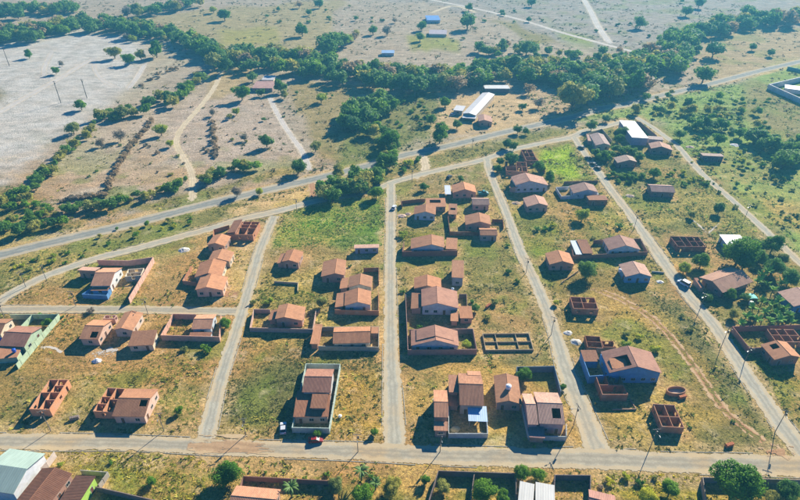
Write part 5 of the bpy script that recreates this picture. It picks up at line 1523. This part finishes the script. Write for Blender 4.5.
for a in [
    (52, 262, 9, 'lime', 'bright bush on the bend of the frontage street'), (30, 270, 9, 'olive', 'wide dull bush left on the verge'), (90, 312, 11, 'grey', 'heap of brown dry brush by the cross street'),
    (110, 463, 7, 'green', 'bright bush beside the green roofed warehouse'), (60, 464, 8, 'lime', 'lime bush just right of warehouse roof'), (206, 350, 14, 'green', 'green bush in front of brick court wall'), (184, 350, 9, 'olive', 'olive bush before the court wall, left'),
    (508, 246, 6, 'green', 'round bush on the street edge below the north cluster'), (626, 345, 12, 'lime', 'yellow bush left behind the big blue house'), (640, 338, 10, 'lime', 'yellow bush right of it behind big blue house'), (655, 350, 13, 'lime', 'yellow green bush right of the big blue house'), (626, 334, 9, 'olive', 'dull bush on the worn track'),
    (536, 230, 9, 'deep', 'dark bush in the shade of the small gable house'), (552, 226, 10, 'lime', 'yellowish bush in the middle of right block'), (545, 229, 8, 'green', 'green bush beside the yellowish one'), (618, 227, 10, 'deep', 'dark bush next to the right street'), (593, 238, 6, 'olive', 'small olive bush above the compound shed'),
    (494, 303, 11, 'olive', 'large olive bush in the grass right of the great twin house'), (487, 318, 9, 'olive', 'olive bush above the foundation grid'), (508, 272, 8, 'deep', 'dark bush near the slanting street'), (517, 282, 7, 'green', 'green bush at the edge of slanting street'), (473, 302, 8, 'green', 'bright bush beside the right yard of the great twin house'),
    (403, 236, 11, 'lime', 'lime bush on the corner of the wide gable house'), (402, 292, 6, 'green', 'small bush at the gate of the great twin house'), (402, 325, 5, 'green', 'tiny bush on the shaded street side'), (408, 165, 13, 'lime', 'bright bush on the highway bank'), (404, 171, 10, 'green', 'green bush under the highway bank'), (418, 160, 9, 'green', 'bush at the mouth of the red link track'),
    (268, 302, 12, 'lime', 'yellow green bush above the walled tiled house'), (253, 303, 9, 'olive', 'olive bush at the bend of the left street'), (350, 266, 5, 'green', 'little green bush by the dark stepped house'), (700, 460, 0.1, 'olive', None),
    (178, 440, 0.1, 'olive', None), (690, 427, 5, 'deep', 'small dark bush by the four room shell'), (733, 421, 5, 'deep', 'small dark bush on the worn track edge'), (420, 328, 8, 'green', 'green shrub inside the long shaded yard'), (62, 317, 5, 'green', 'small shrub behind the green wall'), (40, 316, 8, 'green', 'shrub inside the green walled yard'),
    (372, 478, 9, 'green', 'shrub beneath the bottom palm'), (265, 472, 5, 'green', 'small shrub on the dry verge below main street'), (250, 471, 4, 'green', 'smaller shrub left on the dry verge below main street'), (305, 478, 6, 'green', 'shrub right of the lower palm'), (327, 474, 8, 'green', 'bright shrub beneath the main street verge'),
    (609, 482, 11, 'lime', 'yellow shrub at the edge of tall grass by bottom'), (625, 478, 12, 'lime', 'yellow shrub in the tall grass'), (640, 483, 11, 'green', 'green shrub in the tall grass'), (656, 478, 8, 'olive', 'olive shrub at the main street edge'), (600, 487, 7, 'grey', 'grey rounded shrub beside pinkish roof'),
    (690, 330, 8, 'olive', 'olive shrub along the worn two-rut track'), (683, 316, 7, 'olive', 'olive shrub left of the right street'), (757, 300, 6, 'deep', 'dark shrub in the banana garden'),
    ]:
    if a[4]:
        shrub(*a)

# palms and bananas
def frond(mb, L, a, rise, droop, wdt, k=7):
    prev = None
    ca, sa = math.cos(a), math.sin(a)
    for i in range(k + 1):
        t = i / k
        r = L * t * (1 - .18 * t * t * droop)
        z = rise * t * L - droop * L * .62 * t * t
        w = wdt * math.sin(math.pi * min(.98, .12 + .86 * t)) ** .7
        c = Vector((r * ca, r * sa, z))
        l = Vector((-sa, ca, 0)) * w
        cur = (c - l - Vector((0, 0, w * .45)), c, c + l - Vector((0, 0, w * .45)))
        if prev:
            gap = .22
            m0 = [p.lerp(q, gap) for p, q in zip(prev, cur)]
            mb.poly([m0[0], prev[1], cur[1], cur[0]])
            mb.poly([prev[1], m0[2], cur[2], cur[1]])
        prev = cur
def palm(px, py, dpx, label, banana=False, group=None):
    c0 = at(px, py, 3)
    L = dpx / ppm(c0) / 2
    hgt = (R.uniform(.9, 1.6) if banana else 1.5) * L
    c0 = at(px, py, hgt)
    E = empty('banana_plant' if banana else 'palm_tree', (c0.x, c0.y, 0))
    tag(E, label, 'banana plant' if banana else 'palm', group)
    mb = MB()
    mb.tube((0, 0, -.05), (.1, .05, hgt * .5), .2, .17, 7)
    mb.tube((.1, .05, hgt * .5), (.05, .1, hgt), .17, .13, 7)
    mb.obj('trunk', BARK if not banana else plain('banana_stem', (120, 126, 70), .8), E)
    n = 13 if banana else 18
    for i in range(n):
        f = MB()
        frond(f, L * R.uniform(.85, 1.08), i * 2.4 + R.random() * .4, R.uniform(.6, 1.7) if banana else R.uniform(.15, .95), R.uniform(.8, 1.2), R.uniform(.42, .55) if banana else .26, k=6 if banana else 10)
        f.obj('frond', PALM if not banana else BANANA, E, (.05, .1, hgt))
PALM = plain('palm_frond', (92, 122, 48), .6, .3)
BANANA = plain('banana_leaf', (138, 178, 60), .5, .3)
palm(290, 487, 22, 'palm with drooping fronds beside the bottom salmon roof')
palm(361, 471, 21, 'tall palm just below the main street near the centre')
palm(375, 483, 15, 'lower palm right of the tall one at the bottom')
for i, (x, y) in enumerate([(746, 317), (753, 309), (757, 320), (762, 302), (765, 313), (770, 322), (772, 305), (776, 314), (781, 320), (784, 309), (789, 316), (779, 301), (758, 282), (767, 284), (773, 290), (762, 276), (768, 272), (782, 284), (741, 324), (792, 322)]):
    palm(x, y, R.uniform(9, 14), 'banana plant in the bright garden beside the big broad brown house', True, 'banana plants in the garden')

# ------------------------------------------------------------------ poles, lamps, vehicles, tanks, small things
POLE = plain('pole_concrete', (128, 122, 114), .9, .2)
DARKM = plain('dark_metal', (70, 70, 74), .5, .4)
LAMPG = plain('lamp_glass', (140, 140, 136), .3, .5)
def pole(px, py, h, label, az=0.0, lamp=True, arms=True, wood=False, r=.115):
    p = at(px, py)
    E = empty('utility_pole', (p.x, p.y, 0))
    tag(E, label, 'pole')
    mt = POLE if not wood else plain('pole_wood', (96, 84, 74), .9)
    mb = MB(); mb.tube((0, 0, -.2), (0, 0, h), r, r * .62, 8); mb.obj('shaft', mt, E)
    if arms:
        mb = MB(); mb.box(-1.1, 1.1, r * .65, r * .65 + .12, h - .55, h - .42)
        ca = mb.obj('crossarm', mt, E, rz=az)
        for x in (-.95, -.35, .35, .95):
            mb = MB(); mb.tube((x, r * .65 + .06, h - .42), (x, r * .65 + .06, h - .22), .06, .04, 6); mb.obj('insulator', LAMPG, ca)
        mb = MB(); mb.tube((.32, 0, h - 2.0), (.32, 0, h - 1.1),   .2, .2, 8); mb.obj('transformer', DARKM, E, rz=az)
    if lamp:
        mb = MB(); mb.tube((0, -r * .5, h - 1.5), (0, -1.6, h - .9), .04, .035, 6); la = mb.obj('lamp_arm', DARKM, E, rz=az)
        mb = MB(); mb.prism([(-.13, -1.55, h - .96), (.13, -1.55, h - .96), (.1, -2.2, h - .9), (-.1, -2.2, h - .9)], [(-.1, -1.55, h - .82), (.1, -1.55, h - .82), (.07, -2.2, h - .8), (-.07, -2.2, h - .8)]); mb.obj('lamp_head', LAMPG, la)
for a in [
    (51, 431, 8.5, 'lamp pole below the roofless brick house at lower left', 0.4), (164, 431, 7.5, 'thin lamp pole right of the house with roofless wing', .2), (246, 435, 7, 'lamp pole at the corner of the big weedy plot', .2),
    (650, 448, 8, 'pole on the main street below the four room shell', .1), (775, 432, 9, 'tall pole at the lower right crossing', -.4), (573, 427, 9, 'tall pole beside the pink roofed corner house', -1.3),
    (721, 347, 8.5, 'pole on the right street above the brick compound', -.9), (700, 309, 7, 'pole on the right street near big broad brown house', -.9), (744, 363, 7, 'pole before the brick compound wall', -.9), (634, 229, 7.5, 'pole on the right street above the compound', -.8), (745, 218, 7, 'pole on the straight side track', -.8),
    (26, 287, 7.5, 'leftmost lamp post on the curving frontage street', 1.2), (47, 281, 7.5, 'second lamp post on the curving frontage street', 1.2), (148, 314, 7, 'lamp post on the cross street by the small walled plot', .1), (76, 306, 7, 'lamp post on the cross street below blue courtyard', .1), (5, 318, 7, 'lamp post at the left end of the cross street', .3),
    (412, 182, 7.5, 'pole on the frontage street above the brown yard', .3), (297, 212, 7, 'pole on the frontage street above the green plot', .3), (526, 273, 7, 'upper pole on the slanting centre street', -.6), (551, 335, 8, 'lower pole on the slanting centre street', -.6), (358, 452, 7.5, 'pole shading the main street near the tall palm', .1), (440, 452, 7.5, 'pole on the main street left of the metal canopy house', .1), (472, 150, 7, 'pole by the highway near the north cluster', .3),
    ]:
    pole(*a)
for x, y, h, lab in [(9.5, 66, 15, 'tall thin power pole at the left of the sandy field'), (61, 103, 15, 'tall thin power pole in the middle of the sandy field'), (87, 98, 13, 'thin power pole right in the sandy field'), (186, 54, 10, 'thin dark post at the edge of the sandy field')]:
    pole(x, y, h, lab, lamp=False, arms=True, wood=True, r=.26)

def extrude_x(prof, w, taper=0.0):
    """car profile in (length, height) swept across the width"""
    mb = MB()
    ws = [w * (1 - taper * max(0, z - .9)) for _, z in prof]
    mb.prism([(y_, -k / 2, z) for (y_, z), k in zip(prof, ws)], [(y_, k / 2, z) for (y_, z), k in zip(prof, ws)])
    return mb
TYRE = plain('tyre_rubber', (30, 30, 32), .8)
RIM = plain('wheel_rim', (150, 152, 156), .4, .5)
HEADL = plain('headlight_glass', (228, 230, 226), .15, .6)
TAILL = plain('tail_light_plastic', (150, 24, 20), .3, .5)
def car(px, py, ang, col, label, van=False, pick=False, s=1.0):
    p = at(px, py)
    E = empty('parked_car' if not pick else 'pickup_truck', (p.x, p.y, 0))
    E.rotation_euler.z = math.radians(ang)
    E.scale = (s, s, s)
    tag(E, label, 'truck' if pick else 'car')
    paint = plain('car_paint', col, .45, .4)
    top = 1.75 if van else 1.45
    low = extrude_x([(-2.0, .35), (-1.95, .75), (-1.8, .92), (1.0, .98), (1.95, .8), (2.05, .55), (2.0, .35), (1.6, .25), (-1.6, .25)], 1.7)
    low.obj('body', paint, E)
    if pick:
        cab = [(-.3, .93), (-.2, top + .15), (.7, top + .15), (1.3, .93)]
    elif van:
        cab = [(-1.9, .9), (-1.8, top), (.5, top), (1.35, .95)]
    else:
        cab = [(-1.75, .9), (-1.2, top), (.2, top), (1.05, .95)]
    g_ = extrude_x(cab, 1.56, .25); g_.obj('windows', GLASS, E)
    r0, r1 = cab[1][0], cab[2][0]
    mb = MB(); mb.prism([(r0 - .05, -.68, top - .03 + (.15 if pick else 0)), (r1 + .05, -.68, top - .03 + (.15 if pick else 0)), (r1 + .05, .68, top - .03 + (.15 if pick else 0)), (r0 - .05, .68, top - .03 + (.15 if pick else 0))], [(r0, -.64, top + .05 + (.15 if pick else 0)), (r1, -.64, top + .05 + (.15 if pick else 0)), (r1, .64, top + .05 + (.15 if pick else 0)), (r0, .64, top + .05 + (.15 if pick else 0))]); mb.obj('roof', paint, E)
    if pick:
        mb = MB(); mb.box(-1.95, -.35, -.83, -.75, .9, 1.25); mb.box(-1.95, -.35, .75, .83, .9, 1.25); mb.box(-1.98, -1.9, -.75, .75, .9, 1.25); mb.obj('cargo_bed', paint, E)
    for x in (-1.3, 1.3):
        for y_ in (-.82, .82):
            mb = MB(); mb.tube((x, y_ - .1, .32), (x, y_ + .1, .32), .32, .32, 12); wh = mb.obj('wheel', TYRE, E)
            mb = MB(); mb.tube((x, y_ + (.1 if y_ > 0 else -.1), .32), (x, y_ + (.115 if y_ > 0 else -.115), .32), .19, .17, 10); mb.obj('rim', RIM, wh)
    for y_ in (-.6, .6):
        mb = MB(); mb.box(1.93, 2.03, y_ - .17, y_ + .17, .6, .74); mb.obj('headlight', HEADL, E)
        mb = MB(); mb.box(-2.01, -1.93, y_ - .15, y_ + .15, .66, .84); mb.obj('tail_light', TAILL, E)
car(283.4, 429.5, 98, (214, 214, 212), 'white car parked beside the tall stepped house')
car(316, 441, 5, (160, 36, 34), 'red car parked in front of the tall stepped house')
car(683.5, 284.5, 125, (206, 222, 236), 'white van parked under trees by the right street', van=True, s=1.15)
car(394, 208.5, 75, (224, 226, 230), 'pale car parked at the top of the centre street')
car(483, 194.5, 10, (40, 130, 130), 'teal pickup parked beside the house with carport', pick=True, s=1.3)
car(581, 148.5, 125, (38, 48, 66), 'farthest dark car parked on the right street')
car(588, 159, 125, (36, 44, 60), 'second dark car parked on the right street')
car(593, 165, 125, (40, 48, 62), 'dark car parked third in line on the right street')
car(597.5, 169, 125, (34, 42, 58), 'nearest of the dark cars parked on the right street')
car(452.6, 115.4, 30, (226, 228, 232), 'white car parked at the farm beside the barn')
car(449, 178, 60, (44, 58, 78), 'dark car parked in the grass above the carport house')

def tank(px, py, z, label, col, r=.6, h=.9):
    p = at(px, py, z + h / 2)
    E = empty('water_tank', (p.x, p.y, z))
    tag(E, label, 'water tank')
    mt = plain('tank_plastic', col, .4, .4)
    mb = MB(); mb.tube((0, 0, -.35), (0, 0, h * .8), r * .86, r, 14); mb.tube((0, 0, h * .8), (0, 0, h), r, r * .6, 14); mb.obj('tank_body', mt, E)
    mb = MB(); mb.tube((0, 0, h), (0, 0, h + .1), r * .4, r * .35, 12); mb.obj('lid', mt, E)
tank(508.6, 386.5, 4.5, 'white tank on the ridge of the brown gable house', (240, 240, 240), .85, 1.2)
tank(13.6, 350, 3.1, 'blue tank on the porch roof of the green house', (40, 96, 200))
tank(0.5, 339.5, 2.6, 'blue tank beside the roof cut by the left edge', (40, 96, 200))
tank(620, 270, 3.0, 'white tank beside the light blue gable house', (230, 232, 236), .6)
tank(452.6, 289, 2.0, 'pale tank in the yard behind the great twin house', (200, 214, 224), .55)
tank(751.5, 303, .3, 'white round tank in the banana garden', (236, 236, 232), .9, 1.1)
tank(340, 416, 0.35, 'white round drum on the straw lot right of tall house', (236, 232, 222), .55, .5)

def heap(px, py, rx, h, col, label, name, cat, rows=9):
    """uneven mound of loose material"""
    p = at(px, py)
    rng = random.Random(px * 13 + py)
    v, f = [(0, 0, h)], []
    n = 14
    for k in range(1, 5):
        for i in range(n):
            a = 2 * math.pi * i / n
            rr = rx * k / 4 * rng.uniform(.85, 1.15)
            v.append((rr * math.cos(a), rr * math.sin(a) * .8, max(-.02, h * (1 - (k / 4) ** 1.3) * rng.uniform(.8, 1.15)) if k < 4 else -.03))
    for i in range(n):
        f.append((0, 1 + i, 1 + (i + 1) % n))
        for k in range(3):
            a, b_ = 1 + k * n + i, 1 + k * n + (i + 1) % n
            f.append((a, a + n, b_ + n, b_))
    tag(mesh_obj(name, v, f, plaster(col, .3, 'loose_material'), loc=(p.x, p.y, 0), smooth=False), label, cat)
def bricks(px, py, label, col=(196, 130, 100), ang=0.3):
    """a stack of hollow bricks, each layer a little shifted"""
    p = at(px, py)
    E = empty('brick_stack', (p.x, p.y, 0))
    E.rotation_euler.z = ang
    tag(E, label, 'bricks')
    mbs = MB(); mbs.box(-.28, .28, -.18, .18, 0, .34)
    me = mbs.mesh('brick', brick(col))
    for k in range(3):
        for i in range(4):
            for j in range(2):
                data_obj('brick', me, E, ((i - 1.5) * .6 + R.uniform(-.04, .04), (j - .5) * .4 + R.uniform(-.03, .03), k * .345), R.uniform(-.06, .06))
heap(184, 250, 2.6, .8, (226, 216, 200), 'pale heap of sand in the dry lot above three roofs', 'sand_heap', 'heap')
heap(97, 361, 1.6, .9, (238, 236, 230), 'white heap of plaster below the salmon tiled house', 'plaster_heap', 'heap')
heap(437, 400, 1.5, .6, (222, 206, 160), 'yellowish sand heap left of narrow salmon house', 'sand_heap', 'heap')
heap(402, 216, 2.2, .7, (222, 190, 166), 'pinkish rubble heap by the centre street', 'rubble_heap', 'heap')
heap(408, 214, 1.6, .6, (206, 176, 156), 'second rubble heap beside the pale blue fronted house', 'rubble_heap', 'heap')
heap(516, 203, 2.2, .7, (206, 176, 146), 'rubble heap left of the small pale gable house', 'rubble_heap', 'heap')
heap(576, 342, 2.0, .7, (214, 206, 190), 'pale rubble heap at the corner of slanting street', 'rubble_heap', 'heap')
heap(568, 333, 1.6, .6, (226, 220, 206), 'whitish rubble heap below the rounded brick house', 'rubble_heap', 'heap')
heap(660, 282, 1.4, .5, (236, 230, 218), 'small white heap beside the right street', 'sand_heap', 'heap')
heap(630, 196, 2.4, .6, (196, 172, 150), 'broad rubble heap beside the right street above', 'rubble_heap', 'heap')
heap(482, 433.5, .9, .5, (226, 200, 150), 'small sand heap inside the canopy yard', 'sand_heap', 'heap')
heap(455, 429, 1.5, .5, (232, 204, 150), 'bright sand heap in the yard of canopy house', 'sand_heap', 'heap')
heap(690, 147, 2.4, .6, (190, 166, 150), 'stony heap beside the side track', 'rubble_heap', 'heap')
heap(735, 145, 3.0, .7, (226, 220, 212), 'white heap in the far right field', 'rubble_heap', 'heap')
bricks(682, 398, 'stack of red bricks right of the oval cistern')
bricks(729, 446, 'small reddish brick pile beside the main street at right')
bricks(75, 419, 'grey brick pile between two bottom left brick houses', (150, 140, 140))
bricks(318, 313, 'brick pile inside the walled tiled house yard', (206, 160, 130), 1.2)
bricks(488, 307, 'brick pile in the grass beside olive bush', (180, 116, 90), .8)
tp = at(750, 296, 1.6)
tarp = MB()
for i in range(6):
    for j in range(4):
        z_ = lambda a, c: 1.7 - .12 * math.sin(a * 1.1) - .1 * math.cos(c * 1.7) - .05 * c
        tarp.prism([(i * .7, j * .8, z_(i, j) - .03), (i * .7 + .7, j * .8, z_(i + 1, j) - .03), (i * .7 + .7, j * .8 + .8, z_(i + 1, j + 1) - .03), (i * .7, j * .8 + .8, z_(i, j + 1) - .03)], [(i * .7, j * .8, z_(i, j)), (i * .7 + .7, j * .8, z_(i + 1, j)), (i * .7 + .7, j * .8 + .8, z_(i + 1, j + 1)), (i * .7, j * .8 + .8, z_(i, j + 1))])
TE = empty('tarpaulin', (tp.x - 2, tp.y - 1.5, 0))
tag(TE, 'teal tarpaulin stretched on posts in the banana garden', 'tarpaulin')
tarp.obj('sheet', plain('tarpaulin_cloth', (60, 190, 170), .6), TE)
for x, y_ in ((.1, .1), (4.1, .1), (.1, 3.1), (4.1, 3.1)):
    mb = MB(); mb.tube((x, y_, -.1), (x, y_, 1.45), .05, .05, 6); mb.obj('post', BARK, TE)

# ------------------------------------------------------------------ weeds and scrub: ground cover nobody could count
def bbox_cull(x, y, polys):
    bad = np.zeros(x.shape, bool)
    for q in polys:
        qx, qy = [p[0] for p in q], [p[1] for p in q]
        m_ = (x > min(qx)) & (x < max(qx)) & (y > min(qy)) & (y < max(qy)) & ~bad
        if m_.any():
            i = np.nonzero(m_)[0]
            bad[i] |= in_poly(x[i], y[i], q)
    return bad
PX, PY, PS, PC = [], [], [], []
zw = [W(z_[0]) for z_ in ZONES]
for zi, (poly, ca, cb_, den, size, cols) in enumerate(ZONES):
    if den <= 0:
        continue
    cols = cols or (ca, cb_)
    P = zw[zi]
    x0, x1 = max(min(p[0] for p in P), -330), min(max(p[0] for p in P), 330)
    y0, y1 = max(min(p[1] for p in P), 62), min(max(p[1] for p in P), 420)
    if x1 <= x0 or y1 <= y0:
        continue
    n = int(min((x1 - x0) * (y1 - y0) * den * 2.2, 90000))
    x, y = NR.uniform(x0, x1, n), NR.uniform(y0, y1, n)
    ok = in_poly(x, y, P) & (fbm(x * .22 + zi, y * .22) > NR.uniform(.32, .60, n)) & (np.abs(x) < y * .78 + 25)
    x, y = x[ok], y[ok]
    keep = np.ones(x.size, bool)
    for later in zw[zi + 1:]:
        keep &= ~in_poly(x, y, later)
    x, y = x[keep], y[keep]
    ok = ~(bbox_cull(x, y, ROADS) | bbox_cull(x, y, FOOT))
    x, y = x[ok], y[ok]
    n = x.size
    t = np.clip(fbm(x * .15, y * .15 + 5) * 1.6 - .3 + NR.normal(size=n) * .18, 0, 1)[:, None]
    PX.append(x); PY.append(y)
    PS.append(size * NR.uniform(.5, 1.3, n))
    PC.append(np.array(S(*cols[0])) * (1 - t) + np.array(S(*cols[1])) * t)
for x0, x1, y0, y1, n, smin, smax, thr, cols in [
        (-170, 170, 80, 300, 22000, .45, 1.1, .54, ((112, 122, 54), (134, 132, 64), (98, 102, 50), (160, 150, 74))),
        (-420, 420, 270, 760, 15000, .9, 2.2, .52, ((110, 104, 62), (96, 104, 58), (132, 116, 84), (86, 92, 52))),
        (90, 330, 190, 420, 8000, .6, 1.5, .5, ((116, 144, 62), (96, 124, 56), (138, 154, 70), (104, 126, 62)))]:
    x, y = NR.uniform(x0, x1, n), NR.uniform(y0, y1, n)
    ok = (fbm(x * .1 + 31, y * .1 + 3, 4) > NR.uniform(thr - .04, thr + .1, n)) & (np.abs(x) < y * .78 + 30)
    ok &= ~(in_poly(x, y, W([(60, 200), (130, 105), (190, 90), (262, 92), (305, 160), (200, 190)])) & (NR.random(n) < .75))
    ok &= ~in_poly(x, y, W([(-80, 45), (22, 34), (75, 28), (130, 34), (160, 46), (152, 70), (86, 128), (22, 186), (-80, 210)]))
    x, y = x[ok], y[ok]
    ok = ~(bbox_cull(x, y, ROADS) | bbox_cull(x, y, FOOT))
    x, y = x[ok], y[ok]
    PX.append(x); PY.append(y)
    PS.append(NR.uniform(smin, smax, x.size))
    PC.append(np.array([S(*q) for q in cols])[NR.integers(0, len(cols), x.size)])
x, y, s, c = np.concatenate(PX), np.concatenate(PY), np.concatenate(PS), np.concatenate(PC)
K = 6
n = x.size
a = NR.uniform(0, 6.28, (n, K))
lean = NR.uniform(.35, 1.1, (n, K)) * s[:, None]
hz = NR.uniform(.25, .8, (n, K)) * s[:, None] * .7
wd = NR.uniform(.18, .34, (n, K)) * s[:, None]
ox, oy = NR.normal(size=(n, K)) * s[:, None] * .3, NR.normal(size=(n, K)) * s[:, None] * .3
bx, by = x[:, None] + ox, y[:, None] + oy
ca_, sa_ = np.cos(a), np.sin(a)
v = np.stack([np.stack([bx - sa_ * wd, by + ca_ * wd, np.full_like(bx, .0)], -1), np.stack([bx + sa_ * wd, by - ca_ * wd, np.full_like(bx, .0)], -1), np.stack([bx + ca_ * lean, by + sa_ * lean, hz], -1)], 2).reshape(-1, 3)
tri = np.arange(len(v)).reshape(-1, 3)
wm_, nt, pb = new_mat('weed_leaves', .8, .1)
aw = N(nt, 'Attribute', attribute_name='weed')
nt.links.new(aw.outputs['Color'], pb.inputs['Base Color'])
trn = N(nt, 'BsdfTranslucent')
nt.links.new(aw.outputs['Color'], trn.inputs['Color'])
mxs = N(nt, 'MixShader')
mxs.inputs[0].default_value = .3
nt.links.new(pb.outputs[0], mxs.inputs[1])
nt.links.new(trn.outputs[0], mxs.inputs[2])
nt.links.new(mxs.outputs[0], nt.nodes['Material Output'].inputs[0])
me = np_mesh('weeds', v, tri, wm_)
cc = 1.15 * np.repeat(c * NR.choice([.55, .8, 1.0, 1.35, 1.7], n)[:, None], K * 3, 0) * np.repeat(NR.uniform(.8, 1.2, n * K), 3)[:, None] * np.array([1.0, .98, .80])
aa = me.attributes.new('weed', 'FLOAT_COLOR', 'POINT')
aa.data.foreach_set('color', np.concatenate([cc, np.ones((len(cc), 1))], 1).astype(np.float32).ravel())
tag(data_obj('weeds', me), 'dry and green weeds growing over the empty lots and verges', 'weeds', kind='stuff')
print('weed tufts', n)

# ------------------------------------------------------------------ haze
mb = MB()
mb.box(-3900, 3900, -700, 4600, -1.0, 134.0)
hm = bpy.data.materials.new('haze')
hm.use_nodes = True
hn = hm.node_tree
hn.nodes.remove(hn.nodes['Principled BSDF'])
pv = hn.nodes.new('ShaderNodeVolumePrincipled')
pv.inputs['Color'].default_value = (0.16, 0.62, 0.88, 1)
pv.inputs['Density'].default_value = 0.00036
pv.inputs['Anisotropy'].default_value = 0.2
hn.links.new(pv.outputs[0], hn.nodes['Material Output'].inputs['Volume'])
tag(mb.obj('haze', hm), 'thin bluish haze over the whole landscape', 'haze', kind='stuff')
